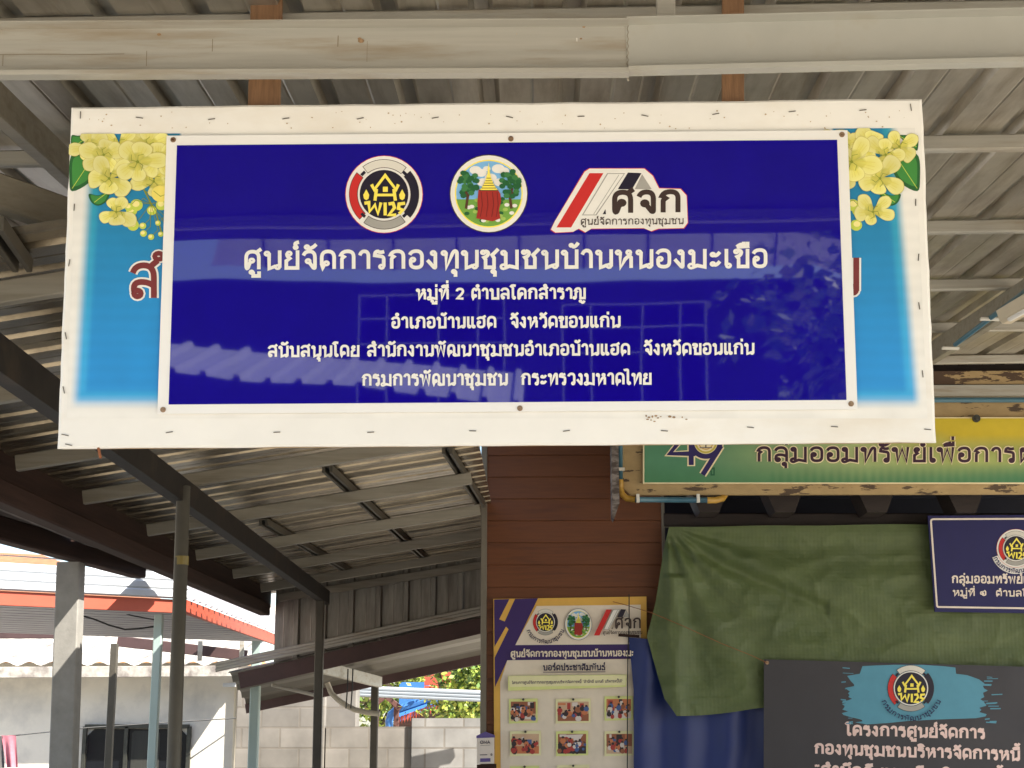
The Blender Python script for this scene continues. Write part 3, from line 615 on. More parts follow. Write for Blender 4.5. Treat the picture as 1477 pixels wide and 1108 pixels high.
# ---- beyond the wall ----
def tree(o_, spread, n, rn, sizes, mats):
    out = [MB() for _ in mats]
    cl = [(Vector((rn.gauss(0, spread[0]*.5), rn.gauss(0, spread[1]*.5), rn.gauss(0, spread[2]*.5))), rn.uniform(.25, .6)) for _ in range(26)]
    for i in range(n):
        cc, r_ = rn.choice(cl); p = Vector(o_) + cc + Vector((rn.gauss(0, 1), rn.gauss(0, 1), rn.gauss(0, 1)))*r_*.55
        s_ = rn.uniform(*sizes); d = Vector((rn.gauss(0, 1), rn.gauss(0, 1), rn.gauss(-.4, .7))).normalized(); e = d.cross(Vector((rn.gauss(0, 1), rn.gauss(0, 1), rn.gauss(0, 1)))).normalized()*s_*.32
        k = rn.choices(range(len(mats)), (5, 3, 3))[0]
        out[k].face([p, p+d*s_*.5+e, p+d*s_, p+d*s_*.5-e])
    m = MB()
    for k, q in enumerate(out):
        for f_ in q.f: m.face([q.v[i] for i in f_], k)
    return m
def add_tree(base, o_, spread, n, seed, sizes, label):
    t = thing('leafy_tree', base, label, 'tree'); rn = random.Random(seed)
    tree(o_, spread, n, rn, sizes, 'abc').build('crown', ['leaf_a', 'leaf_b', 'leaf_c'], t)
    b = MB(); o_ = Vector(o_); bs = Vector(base); m = lerp(bs, o_, .6)
    b.tube([bs, m], .12, n=8)
    for _ in range(6): b.tube([m, lerp(m, o_, .5)+Vector((rn.gauss(0, .4), rn.gauss(0, .4), .2)), o_+Vector((rn.gauss(0, spread[0]*.5), rn.gauss(0, spread[1]*.5), rn.gauss(0, spread[2]*.4)))], .04, n=6)
    b.build('trunk', 'bark', t, True)
q = P(690, 1000, 24); add_tree((q.x, 24, 0), (q.x, 24, 2.35), (.72, .8, .85), 9000, 4, (.05, .12), 'sunlit yellow green leafy tree beyond the block wall beside the brown house wall')
q = P(548, 1012, 34); add_tree((q.x, 34, 0), (q.x, 34, 2.7), (1.5, 1.2, .9), 6500, 9, (.08, .17), 'smaller sunlit tree far behind the blue roofed house')
bh = thing('blue_roofed_house', (P(600, 1030, 27).x, 28, 0), 'low house with a blue tiled roof slope and red scalloped trim beyond the wall', 'house')
b = MB(); a0, a1, a2, a3 = P(571, 1022, 26.6), P(642, 998, 26.6), P(642, 1015, 25.6), P(577, 1042, 25.6); b.grid(lambda i, j: lerp(lerp(a0, a1, i), lerp(a3, a2, i), j) + Vector((0, 0, .02*math.cos(j*25))), 8, 16)
b.tube([P(562, 1060, 25.7), P(561, 1040, 25.7), P(564, 1031, 25.7), P(572, 1024, 25.7), P(642, 1000, 25.8)], .065, n=8)
b.build('roof', 'blue_tile', bh)
b = MB()
for k in range(16): t0, t1 = k/16, (k+.8)/16; u0, u1 = lerp(P(574, 1040, 25.5), P(640, 1016, 25.5), t0), lerp(P(574, 1040, 25.5), P(640, 1016, 25.5), t1); b.face([u0+Vector((0, 0, .06)), u1+Vector((0, 0, .06)), u1, (u0+u1)/2-Vector((0, 0, .08)), u0])
b.build('trim', 'red_paint', bh)
b = MB(); w0, w1 = P(570, 1040, 27), P(650, 1040, 27); b.box((w0.x, 27, 0), (w1.x, 29, P(600, 1016, 27).z)); b.build('wall', 'dark_wood', bh)
b = MB(); b.box((P(576, 990, 30).x, 30, 0), (P(618, 990, 30).x, 31, P(600, 984, 30).z)); o = thing('blue_shed', (P(597, 990, 30).x, 30.5, 0), 'small blue wall seen between the tree and the far trees', 'shed'); b.build('wall', 'blue_tile', o)
b = MB(); w0, w1 = P(612, 1000, 29), P(650, 1000, 29)
for k in range(24): zz = .16*k; b.bar((w0.x, 29, zz+.07), (w1.x, 29, zz+.07), .06, .15)
o = thing('slatted_house', ((w0.x+w1.x)/2, 29.5, 0), 'red brown slatted timber house wall behind the tree', 'house'); b.build('wall', 'red_paint', o)
b = MB(); b.bar(P(538, 1018, 25), P(556, 1004, 25), .05, .08); b.bar(P(556, 1004, 25), P(578, 1022, 25), .05, .08); o = thing('timber_gable', (P(556, 1010, 25).x, 25, 0), 'small red brown gable frame between the thin posts beyond the wall', 'gable')
b.build('bargeboard', 'red_brown', o); bar1('post', 'red_brown', o, P(543, 1014, 25.1), (P(543, 1014, 25.1).x, 25.1, 0), .08, .08); bar1('post', 'red_brown', o, P(572, 1018, 25.1), (P(572, 1018, 25.1).x, 25.1, 0), .08, .08)
b = MB(); g0, g1 = P(496, 994, 20.5), P(760, 1004, 20.5)
for k in range(3): b.bar(g0+Vector((0, -.03*k, .01-.04*k)), g1+Vector((0, -.03*k, .01-.045*k)), .07, .042, bev=.012)
o = thing('pale_awning', ((g0.x+g1.x)/2, 21, 0), 'long pale metal awning edge crossing in front of the tree', 'awning'); b.build('edge', 'awning_grey', o)
b = MB(); b.grid(lambda i, j: lerp(lerp(g0, g1, i), lerp(g0, g1, i)+Vector((0, 2.2, .1)), j), 4, 2); b.build('roof', 'white_metal', o)
for t in (.02, .98): q = lerp(g0, g1, t); bar1('post', 'zinc_steel', o, (q.x, 20.9, 0), (q.x, 20.9, q.z-.02), .06, .06)
# ================= the wooden house on the right =================
house = thing('wooden_house', (2, 12, 0), 'wooden house with brown board siding, peeling cream fascia and a dark opening on the right', 'house')
xl_, xr_ = P(702, 900, 11.7).x, P(957, 900, 11.7).x
b = MB(); bh_ = .1665; z0 = P(800, 783, 11.7).z - 20*bh_
pr = []
k = 0
while z0 + k*bh_ < 4.05:
    z = z0 + k*bh_
    pr += [(-.014, z), (-.012, z+.004), (0, z+bh_-.001)]; k += 1
for i in range(len(pr)-1):
    (ya, za), (yb, zb_) = pr[i], pr[i+1]
    b.face([(xl_, 11.7+ya, za), (xr_, 11.7+ya, za), (xr_, 11.7+yb, zb_), (xl_, 11.7+yb, zb_)])
b.box((xl_, 11.702, 0), (xr_, 11.8, 4.05)); b.build('siding', 'siding', house)
bar1('corner_trim', 'trim_grey', house, (xl_-.022, 11.72, 0), (xl_-.022, 11.72, 4.1), .045, .09, up=(0, 1, 0))
bar1('corner_trim', 'trim_grey', house, (xr_+.012, 11.705, 0), (xr_+.012, 11.705, 3.6), .024, .05, up=(0, 1, 0))
b = MB(); b.box((xl_-.02, 11.8, 0), (xl_+.08, 15.1, 3.3)); b.build('side_wall', 'siding', house)
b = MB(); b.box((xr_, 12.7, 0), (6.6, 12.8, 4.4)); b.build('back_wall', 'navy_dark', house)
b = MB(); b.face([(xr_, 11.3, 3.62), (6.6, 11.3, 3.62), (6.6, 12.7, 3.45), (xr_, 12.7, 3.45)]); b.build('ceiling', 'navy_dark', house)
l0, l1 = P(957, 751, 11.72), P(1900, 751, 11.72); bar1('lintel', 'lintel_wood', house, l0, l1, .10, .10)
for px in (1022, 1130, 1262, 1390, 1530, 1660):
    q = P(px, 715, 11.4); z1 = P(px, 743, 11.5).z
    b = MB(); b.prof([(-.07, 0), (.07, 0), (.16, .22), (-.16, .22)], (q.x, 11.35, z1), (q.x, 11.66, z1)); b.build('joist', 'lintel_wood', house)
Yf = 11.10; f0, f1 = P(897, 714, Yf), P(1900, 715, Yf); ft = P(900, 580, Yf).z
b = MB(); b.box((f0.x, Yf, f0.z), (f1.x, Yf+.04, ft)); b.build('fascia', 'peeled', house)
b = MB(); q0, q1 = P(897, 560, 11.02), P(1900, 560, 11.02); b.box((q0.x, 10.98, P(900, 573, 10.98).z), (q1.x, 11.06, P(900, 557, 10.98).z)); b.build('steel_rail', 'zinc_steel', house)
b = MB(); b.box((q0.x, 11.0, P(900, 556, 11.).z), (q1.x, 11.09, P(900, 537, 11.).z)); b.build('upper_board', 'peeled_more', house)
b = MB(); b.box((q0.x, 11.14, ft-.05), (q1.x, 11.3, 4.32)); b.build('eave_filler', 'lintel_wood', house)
b = MB(); xx = P(887, 680, 11.0).x
b.prof([(-.026, -.64), (-.014, -.665), (.026, -.55), (.026, .2), (-.026, .2)], (xx, 10.95, f0.z+.47), (xx, 11.14, f0.z+.47)); b.build('bargeboard', 'weathered_wood', house)
# eave conduits
cw = thing('wall_conduit', P(905, 721, 11.05), 'thin blue electrical conduit with yellow elbows bending round the corner of the peeling fascia', 'conduit')
Yc = 11.06; b = MB(); b.tube([P(894, 600, Yc), P(894.5, 694, Yc)], .020, n=12); b.tube([P(914, 720.5, Yc), P(1022, 721.5, Yc)], .020, n=12); b.build('pipe', 'pvc_blue', cw, True)
b = MB(); b.tube([P(894.5, 692, Yc), P(894.7, 704, Yc), P(897, 713, Yc), P(904, 719, Yc), P(916, 720.5, Yc)], .0235, n=12); b.build('elbow', 'pvc_yellow', cw, True)
b = MB(); b.tube([P(1020, 721.5, Yc), P(1032, 721.5, Yc), P(1042, 719, Yc+.06), P(1046, 713, Yc+.18)], .0235, n=12); b.build('elbow', 'pvc_yellow', cw, True)
for px, py, hz in ((894.5, 677, True), (920, 719, False), (1007, 719, False)):
    q = P(px, py, Yc-.018); d = Vector((.032, 0, 0)) if hz else Vector((0, 0, .030)); bar1('clip', 'clip_white', cw, q-d, q+d, .022, .03, up=(0, 1, 0))
o = bar1('rod', 'trim_grey', None, P(1018, 741, 11.5), P(1032, 723, 11.35), .012, .012); tag(o, 'short grey rod end poking down below the yellow conduit elbow', 'rod')
b = MB(); b.tube([P(880, 577, 10.97), P(1900, 577, 10.97)], .019, n=10); tag(b.build('wall_conduit', 'pvc_blue', None, True), 'straight blue conduit running along under the steel rail above the green banner', 'conduit')
b = MB(); b.tube([P(1378, 497, 9.0), P(1452, 441, 7.55), P(1490, 412, 7.0)], .014, n=10); t = b.build('rafter_conduit', 'pvc_blue', None, True); tag(t, 'blue conduit clipped along the sloping canopy rafter at the right', 'conduit')
for px, py, Y in ((1428, 461, 7.95), (1371, 503, 9.1)):
    q = P(px, py, Y); bar1('clip', 'clip_white', t, q+Vector((-.05, 0, .004)), q+Vector((.05, 0, 0)), .03, .012)
lp = thing('batten_lamp', P(1465, 452, 7.2), 'cream batten lamp fitting under the canopy at the right edge', 'lamp')
d0, d1 = P(1452, 457, 7.4), P(1560, 395, 6.2); b = MB(); b.prof([(-.035, -.02), (-.02, -.035), (.02, -.035), (.035, -.02), (.05, .03), (-.05, .03)], d0, d1); b.build('housing', 'lamp_white', lp)
b = MB(); b.tube([lerp(d0, d1, .06)+Vector((-.02, -.05, -.035)), lerp(d0, d1, .95)+Vector((-.02, -.05, -.035))], .013, n=10); b.build('tube', 'vinyl_white', lp, True)
# ================= signs on the house =================
NY = Vector((0, -1, 0))
def quad_sign(name, mat_, corners, Y, th_, label, cat, n=NY):
    t = thing(name, P((corners[0][0]+corners[2][0])/2, corners[2][1], Y), label, cat)
    f_ = [P(x, y, Y) for x, y in corners]; k = [p + Vector((0, th_, 0)) for p in f_]; b = MB()
    b.face(f_); b.face(k[::-1])
    for i in range(4): b.face([f_[i], k[i], k[(i+1) % 4], f_[(i+1) % 4]])
    b.build('panel', mat_, t); return t, f_
# green savings-group banner
Yg = 11.06; gb, _ = quad_sign('printed_banner', 'ink_cream', ((927.5, 602), (927.5, 697.5), (1700, 697.5), (1700, 602)), Yg, .03, 'long green and yellow printed banner with a big 49 on the peeling fascia', 'banner')
def gcol(i, j):       # i left to right, j bottom to top
    x = lerp(930, 1698, i); base = c(96, 148, 100); g = lambda a, b_, t: tuple(lerp(p, q, max(0, min(1, t))) for p, q in zip(a, b_))
    left, mid, top, bot = c(84, 142, 108), c(176, 194, 132), c(214, 190, 50), c(70, 132, 88)
    k = max(0, 1-abs(x-1240)/240); col = g(left, mid, k*(1.2-abs(j-.45)*1.3)); r_ = max(0, min(1, (x-1230)/150))
    col = g(col, top, r_*max(0, (j-.35)/.4)); col = g(col, c(200, 204, 110), r_*max(0, 1-abs(j-.35)/.3)*.7)
    stripes = .5+.5*math.sin(x*.52)
    return g(col, bot, (1-j*3.2)*(.75+.25*stripes*(x > 1110)))
b = MB(); b.grid(lambda i, j: P(lerp(929.5, 1698, i), lerp(696, 603.5, j), Yg-.002), 360, 16, colfn=gcol); b.build('print', 'print_vinyl', gb)
a = Art(P(1000, 650, Yg-.004), NY, .0004)
for wd, m in ((11.5, 'ink_cream'), (7.2, 'ink_navy')):
    a.line([(1001, 612), (966, 654.5), (1003, 654.5)], wd, m); a.line([(997, 634), (997, 671+(wd > 8)*1.5)], wd, m)
    a.ring(1018, 638, 17-(wd-7)/2, 24+(wd-7)/2, 0, 360, m); a.line([(1040, 643), (1013.5, 685)], wd, m)
a.disc(1018, 638, 16, 16, 'fl_shade', 30); a.disc(1018, 638, 13.4, 13.4, 'ink_cream', 30); a.ring(1018, 638, 9.5, 11, 0, 360, 'bd_gold'); a.line([(1009, 646), (1027, 646)], 1.6, 'bd_grey'); a.line([(1018, 646), (1018, 634)], 1.6, 'ink_brown'); a.line([(1011, 640), (1018, 636), (1025, 640)], 1.6, 'ink_brown')
a.build('numeral', gb); a = Art(P(1000, 650, Yg-.004), NY, .0004)
a.text('ปี', 1023.5, 685.5, 1031, 685.5, 8, 2, 'ink_green')
for wd, m in ((7.2, 'ink_cream'), (4.1, 'ink_plum')): a.text('กลุ่มออมทรัพย์เพื่อการผลิต', 1090, 666, 1541, 667, 21.5, wd, m, loopk=.9)
a.build('lettering', gb)
b = MB(); q = P(1408, 604, Yg-.004); b.tube([q+Vector((0, .012, 0)), q-Vector((0, .014, 0))], .028, n=14); b.tube([q-Vector((0, .014, 0)), q-Vector((0, .024, 0))], .013, n=6); b.build('bolt', 'bolt', gb)
# navy office plate
Yn = 11.42; nv, _ = quad_sign('office_sign', 'nv_blue', ((1338.5, 744), (1348.5, 882.5), (1582, 886), (1592, 742)), Yn, .02, 'navy sign with white border line and small emblem over the green tarp, right edge', 'sign')
a = Art(P(1400, 800, Yn-.0015), NY, .0005)
a.line(smooth([(1343.5, 750), (1342.8, 752), (1351.5, 874), (1353, 875.6), (1575, 879), (1577, 877), (1587, 750), (1585, 748), (1346, 749)], 1), 2.6, 'nv_white', True)
for s_, m in ((30.5, 'ink_white'),): a.ring(1465, 792, 20, 36, 200, 340, m)
emblem_ring(a, 1465, 791, 27, ('nv_blue', 1.33, 5.2, 1.1))
a.build('emblem', nv); a = Art(P(1400, 800, Yn-.0015), NY, .0005)
for wd, m in ((2.3, 'nv_white'),):
    a.text('กลุ่มออมทรัพย์เพื่อการผลิต', 1372.5, 841, 1560, 842, 10.5, wd, m); a.text('หมู่ที่ ๒  ตำบลโคกสำราญ', 1374, 859.5, 1548, 861, 8.5, 1.9, m)
a.build('lettering', nv)
# dark project banner
Yd = 11.46; dk, _ = quad_sign('project_banner', 'dark_banner', ((1102, 951), (1101, 1300), (1520, 1300), (1520, 963)), Yd, .006, 'charcoal vinyl banner with turquoise brush stroke, round emblem and pinkish Thai lettering', 'banner')
a = Art(P(1300, 1050, Yd-.0015), NY, .0005); rn = random.Random(11)
top = [(1244, 961), (1262, 960), (1290, 959), (1330, 959), (1360, 961), (1378, 963), (1379, 972), (1395, 974), (1412, 980), (1420, 986)]
rgt = [(1417+rn.uniform(-6, 9), 990+i*3.1) for i in range(15)]
bot = [(1408, 1036), (1380, 1037), (1350, 1038), (1310, 1040), (1280, 1043), (1250, 1045)]
lft = [(1238+rn.uniform(-5, 6), 1042-i*1.5) for i in range(4)] + [(1222+rn.uniform(-8, 10), 1034-i*2.6) for i in range(21)]
a.poly(top+rgt+bot+lft+[(1222, 975), (1240, 972)], 'dk_brush')
for _ in range(26):
    yy = rn.uniform(962, 1044); s_ = rn.choice((0, 1)); xx = (1217 if s_ else 1424) + rn.uniform(-7, 7); a.line([(xx, yy), (xx+rn.uniform(6, 16), yy+rn.uniform(-1, 1))], rn.uniform(.8, 2), 'dk_brush', up=.2)
emblem_ring(a, 1313.5, 993, 36, ('dk_navy', 1.30, 6.2, 1.2), plate=False)
a.build('emblem', dk); a = Art(P(1300, 1050, Yd-.0015), NY, .0005)
a.text('โครงการศูนย์จัดการ', 1220, 1060.5, 1421, 1065.5, 14.5, 3.6, 'dk_ink'); a.text('กองทุนชุมชนบริหารจัดการหนี้', 1174.5, 1087, 1471, 1097, 14.5, 3.6, 'dk_ink'); a.text('“สำนึกดี แผนดี บริหารหนี้ได้”', 1174.5, 1118, 1480, 1130, 14.5, 3.6, 'dk_ink')
a.build('lettering', dk)
b = MB(); q = P(1106.5, 956, Yd-.003); b.tube([q, q-Vector((0, .006, 0))], .013, n=14); b.build('eyelet', 'washer', dk)
b = MB(); b.tube([P(1106, 956, Yd-.012), P(1085, 946, 11.44), P(1040, 928, 11.44), P(985, 903, 11.44), P(940, 884, 11.48), P(900, 872, 11.62), P(884, 868, 11.63)], .0024, n=6); tag(b.build('cord', 'string_orange'), 'thin orange cord tied from the charcoal banner eyelet across the green tarp', 'cord')
# green tarp
lx = [(965, 760), (957, 795), (946, 868), (933, 918), (945, 960), (958, 1008), (975, 1033)]
def left(t):
    t *= len(lx)-1; i = min(int(t), len(lx)-2); return tuple(lerp(lx[i][d], lx[i+1][d], t-i) for d in (0, 1))
def tarp(i, j):
    x0, y0 = left(j); tx = lerp(965, 1640, i); yt = 760-3.5*min(1, i*2)+.5*math.sin(i*24); yb = 1033-18*min(1, i*3.5)
    x = lerp(x0, 1640, i); y = lerp(y0, lerp(yt, yb, j), min(1, i*6)); q = P(x, y, 11.53)
    dx, dy = x-965, y-757; an = math.atan2(dy, dx+1); rr = math.hypot(dx, dy)
    d = .022*math.sin(an*17+rr*.006)*math.exp(-rr/380)*min(1, rr/40) + .03*noise.noise((x*.006, y*.016, 1)) + .010*noise.noise((x*.02+y*.018, y*.05, 7)) + .05*math.exp(-((x-972)/15)**2)*(y > 830) - .03*math.exp(-((dx*.42-dy+25)/9)**2)*(dx < 230)
    for k_, (fx, fy) in enumerate(((.011, .019), (.024, -.017))): d += .007*(1-abs(noise.noise((x*fx+y*fy*.5, y*fy-x*.004, 11+k_))))**9
    d *= min(1, j*9+.1)
    return q + Vector((0, -max(-.045, min(.06, d)), 0))
b = MB(); b.grid(tarp, 220, 110); tag(b.build('green_tarp', 'tarp_green', None, True), 'creased olive green tarpaulin hung across the dark opening of the wooden house', 'tarp')
# blue tarp
def btarp(i, j):
    x = lerp(lerp(907, 914, min(1, j*5)), 1130, i); y = lerp(919+8*math.sin(i*3.1), 1300, j); q = P(x, y, 11.60)
    return q + Vector((0, .022*math.sin(x*.10+y*.006)*(1-.3*j) + .015*noise.noise((x*.03, y*.02, 3)), 0))
b = MB(); b.grid(btarp, 70, 50); tag(b.build('blue_tarp', 'tarp_blue', None, True), 'dark blue tarpaulin hanging below the green tarp and over part of the notice board', 'tarp')
o = bar1('stick', 'dark_wood', None, P(892, 916, 11.58), P(922, 918, 11.58), .018, .02); tag(o, 'short brown stick at the top corner of the blue tarp', 'stick')
# notice board
Yp = 11.655; nb, _ = quad_sign('notice_board', 'bd_gold', ((711.5, 864), (714, 1300), (935, 1300), (932.5, 860.5)), Yp, .018, 'notice board with purple and gold graphics, emblems and pinned photos on the brown wall', 'notice board')
a = Art(P(800, 1000, Yp-.002), NY, .0004); T3 = lambda x, y: (680+x/4.293, 850+y/4.293)
a.poly([T3(*p) for p in ((178, 575), (222, 440), (1040, 432), (1050, 2000), (186, 2000))], 'bd_white'); a.poly([T3(*p) for p in ((404, 104), (1048, 96), (1048, 342), (268, 352))], 'bd_white')
a.poly([T3(*p) for p in ((140, 64), (412, 56), (272, 346), (1060, 340), (1062, 430), (222, 440), (146, 606))], 'bd_purple')
for p in (((236, 60), (270, 59), (206, 200), (172, 186)), ((214, 232), (230, 248), (143, 425), (141, 360))): a.poly([T3(*q) for q in p], 'bd_gold')
x, y = T3(458, 204); a.disc(x, y, 19.5, 20, 'bd_white', up=.1); emblem_ring(a, x, y, 20.5, ('bd_ink', 1.52, 5.0, .9), plate=False, k=.95)
x, y = T3(662, 218); emblem_stump(a, x, y, 22, .86)
T3r = lambda x, y: T3(757 + (x-868)*.66, 288 - (365-y)*.83)
emblem_roof(a, T3r, plate=False, w=13)
x0, y0 = T3(243, 421); x1, y1 = T3(1085, 414); a.text('ศูนย์จัดการกองทุนชุมชนบ้านหนองมะเขือ', x0, y0, x1, y1, 8, 1.8, 'bd_white')
x0, y0 = T3(443, 504); x1, y1 = T3(828, 502); a.text('บอร์ดประชาสัมพันธ์', x0, y0, x1, y1, 7.5, 1.7, 'bd_ink'); a.line([T3(443, 515), T3(828, 513)], 1, 'bd_ink')
a.poly([T3(*p) for p in ((228, 538), (958, 530), (955, 605), (228, 630))], 'bd_lime'); a.poly([T3(*p) for p in ((232, 541), (954, 534), (951, 595), (240, 606))], 'bd_cream')
x0, y0 = T3(252, 588); x1, y1 = T3(935, 578); a.text('โครงการศูนย์จัดการกองทุนชุมชนบริหารจัดการหนี้ “สำนึกดี แผนดี บริหารหนี้ได้”', x0, y0, x1, y1, 3.4, .8, 'bd_grey')
a.build('lettering', nb)
PX = [(232, 680, 410, 832), (522, 680, 738, 832), (824, 664, 1000, 815), (238, 880, 430, 1034), (524, 880, 722, 1034), (824, 880, 1006, 1034), (238, 1096, 420, 1250), (530, 1090, 730, 1246)]
TXT = ['a room with a blue screen at the far wall', 'people seated round a long white table', 'a blue shirt, half under the blue tarp', 'two groups in red facing each other',
       'a crowd under a pale ceiling', 'standing people, half under the blue tarp', 'only the top edge showing, lower left', 'only the top edge showing, lower middle']
for k, ((x0, y0, x1, y1), tx) in enumerate(zip(PX, TXT)):
    t = thing('pinned_photo', P(*T3((x0+x1)/2, y1), Yp-.006), 'pinned photo print on the board: ' + tx, 'photo', 'photo prints pinned on the notice board')
    b = MB(); q = [P(*T3(*p), Yp-.012) for p in ((x0, y0), (x0, y1), (x1, y1-6), (x1, y0-4))]; b.face(q); b.face([p+Vector((0, .003, 0)) for p in q[::-1]])
    for i in range(4): b.face([q[i], q[i]+Vector((0, .003, 0)), q[(i+1) % 4]+Vector((0, .003, 0)), q[(i+1) % 4]])
    b.build('paper', 'bd_cream' if k % 2 else 'bd_lime', t)
    a = Art(P(800, 1000, Yp-.013), NY, .0004); rn = random.Random(40+k); ix0, iy0, ix1, iy1 = x0+12, y0+16, x1-12, y1-16; W_, H_ = ix1-ix0, iy1-iy0
    R3 = lambda u, v: T3(ix0+u*W_, iy0+v*H_)
    def rect(u0, v0, u1, v1, m): a.poly([R3(u0, v0), R3(u0, v1), R3(u1, v1), R3(u1, v0)], m, .3)
    rect(0, 0, 1, 1, ('ph_brown', 'ph_tan', 'ph_orange', 'ph_tan', 'ph_brown', 'ph_brown')[k % 6]); rect(0, .62, 1, 1, ('ph_tan', 'ph_brown', 'ph_white', 'ph_orange', 'ph_dark', 'ph_tan')[k % 6])
    for _ in range(5): u, v = rn.uniform(0, .8), rn.uniform(0, .3); rect(u, v, u+rn.uniform(.08, .25), v+rn.uniform(.1, .35), rn.choice(['ph_dark', 'ph_orange', 'ph_white', 'ph_blue', 'ph_red']))
    if k == 0: rect(.22, .25, .66, .62, 'ph_blue'); rect(.28, .3, .6, .5, 'ph_dark'); rect(.15, .66, .8, .9, 'ph_white')
    if k == 4: a.poly([R3(.2, .05), R3(.9, .02), R3(.8, .25), R3(.4, .22)], 'ph_white', .3)
    for _ in range(26):
        u, v = rn.uniform(.04, .96), rn.uniform(.35, .92); s_ = rn.uniform(.05, .11); X_, Y_ = R3(u, v)
        a.disc(X_, Y_, s_*W_/4.3, s_*1.5*H_/4.3, rn.choice(['ph_red', 'ph_dark', 'ph_white', 'ph_orange', 'ph_brown', 'ph_blue']) if k != 3 else rn.choice(['ph_red', 'ph_red', 'ph_dark', 'ph_orange']), 8, .1, rn.random())
        a.disc(X_, Y_-s_*1.7*H_/4.3, s_*.5*W_/4.3, s_*.6*H_/4.3, 'ph_dark', 7, .1)
    a.build('picture', t)
    b = MB(); q = P(*T3((x0+x1)/2, y0+3), Yp-.014); b.tube([q, q-Vector((0, .012, 0))], .009, n=8); b.build('pin', 'bolt', t)
b = MB(); b.tube([P(*T3(x, y), Yp-.08) for x, y in ((976, 30), (977, 200), (968, 420), (966, 700), (965, 1300))], .004, n=6); tag(b.build('hanging_wire', 'cord_black'), 'thin black wire hanging straight down in front of the notice board', 'wire')
# small carton at the corner of the wall
ct = thing('gable_carton', P(*T3(87, 1085), 11.5), 'small white box with purple gabled top fixed at the left corner of the brown wall', 'box')
q = [P(*T3(x, y), 11.55) for x, y in ((33, 1082), (140, 1080), (140, 918), (33, 922))]; D = Vector((0, .09, 0)); b = MB(); b.face(q)
for i in range(4): b.face([q[i], q[i]+D, q[(i+1) % 4]+D, q[(i+1) % 4]])
b.build('body', 'carton', ct)
e = [P(*T3(x, y), 11.545) for x, y in ((30, 922), (143, 918), (143, 904), (86, 882), (30, 908))]; b = MB(); b.face(e); b.face([p+D*1.1 for p in e[::-1]])
for i in range(5): b.face([e[i], e[i]+D*1.1, e[(i+1) % 5]+D*1.1, e[(i+1) % 5]])
b.build('roof', 'carton_purple', ct)
a = Art(P(700, 1080, 11.548), NY, .0005); x0, y0 = T3(54, 958); x1, y1 = T3(116, 956); a.text('OMA', x0, y0, x1, y1, 4.6, 1, 'bd_ink'); a.line([T3(54, 968), T3(116, 966)], .5, 'bd_grey'); a.build('lettering', ct); a = Art(P(700, 1080, 11.548), NY, .0005); a.line([T3(52, 1026), T3(98, 1025)], 1.2, 'bd_ink'); a.disc(*T3(124, 1024), 1.6, 2, 'bd_grey'); a.build('fine_print', ct); a = Art(P(700, 1080, 11.548), NY, .0005); a.poly([T3(*p) for p in ((54, 1048), (118, 1046), (118, 1068), (54, 1070))], 'carton_purple'); a.build('colour_patch', ct)
o = bar1('bracket', 'dark_wood', None, P(688, 1106, 11.56), P(716, 1105, 11.56), .05, .03); tag(o, 'dark shelf bracket under the small white box at the wall corner', 'bracket')
# ================= the main sign =================
TL, TR, BL, BR = P(103, 155, 4.05), P(1330, 143, 4.05), P(83, 647, 4.12), P(1350, 638, 4.12)
SN = (TR-TL).cross(TL-BL).normalized(); SN = SN if SN.y < 0 else -SN
SO = (TL+TR+BL+BR)/4
Spt = lambda x, y, d=0: PP(x, y, SO, SN) + SN*d
board = thing('sign_board', Spt(716, 643, -.02), 'large cream canvas sign board printed with yellow flowers on light blue, behind the navy banner', 'sign board')
rn = random.Random(5); out = []
for (a0, a1) in (((103, 155), (1330, 143)), ((1330, 143), (1350, 638)), ((1350, 638), (83, 647)), ((83, 647), (103, 155))):
    for k in range(24): out.append((lerp(a0[0], a1[0], k/24)+rn.uniform(-.7, .7), lerp(a0[1], a1[1], k/24)+rn.uniform(-.7, .7)))
b = MB(); fr = [Spt(*p) for p in out]; mid = [p - SN*.012 for p in fr]; n = len(out)
inner = [Spt(lerp(x, 716, .006), lerp(y, 396, .012), .004) for x, y in out]
b.face(inner)
for i in range(n):
    j = (i+1) % n; b.face([inner[i], fr[i], fr[j], inner[j]]); b.face([fr[i], mid[i], mid[j], fr[j]])
b.build('canvas', 'canvas', board)
b = MB(); bk = [[Spt(*p, -d) for p in ((104, 156), (1329, 144), (1349, 637), (84, 646))] for d in (.012, .042)]
b.face(bk[0]); b.face(bk[1][::-1])
for i in range(4): b.face([bk[0][i], bk[1][i], bk[1][(i+1) % 4], bk[0][(i+1) % 4]])
b.build('frame', 'pale_wood', board)
# printed field
def fcol(i, j):
    x, y = lerp(96, 1336, i), lerp(604, 188, j)
    xl = lerp(96, 110, j); xr = lerp(1338, 1318, j); sm = lambda t: (lambda q: q*q*(3-2*q))(max(0, min(1, t)))
    k = sm((x-xl-3)/17+.1)*sm((xr-6-x)/16)*sm((590-y)/18); kk = sm((y-230)/330)
    w_ = Vector((.885, .865, .815)); deep = Vector(c(16, 130, 176)).lerp(Vector(c(26, 146, 220)), kk); soft = Vector(c(40, 158, 186)).lerp(Vector(c(54, 172, 232)), kk)
    core = sm((x-xl-20)/10)*sm((xr-24-x)/10)*sm((568-y)/8); f_ = soft.lerp(deep, core); k *= 1-sm((y-206)/-14)*(250 < x < 1216); return tuple(w_.lerp(f_, k))
b = MB(); b.grid(lambda i, j: Spt(lerp(lerp(97, 110, j), lerp(1337, 1319, j), i), lerp(604, lerp(194.5, 185.5, i), j), .0050), 300, 60, colfn=fcol); b.build('print', 'print_canvas', board)
a = Art(Spt(716, 398, .0056), SN, .00003)
FC = {}
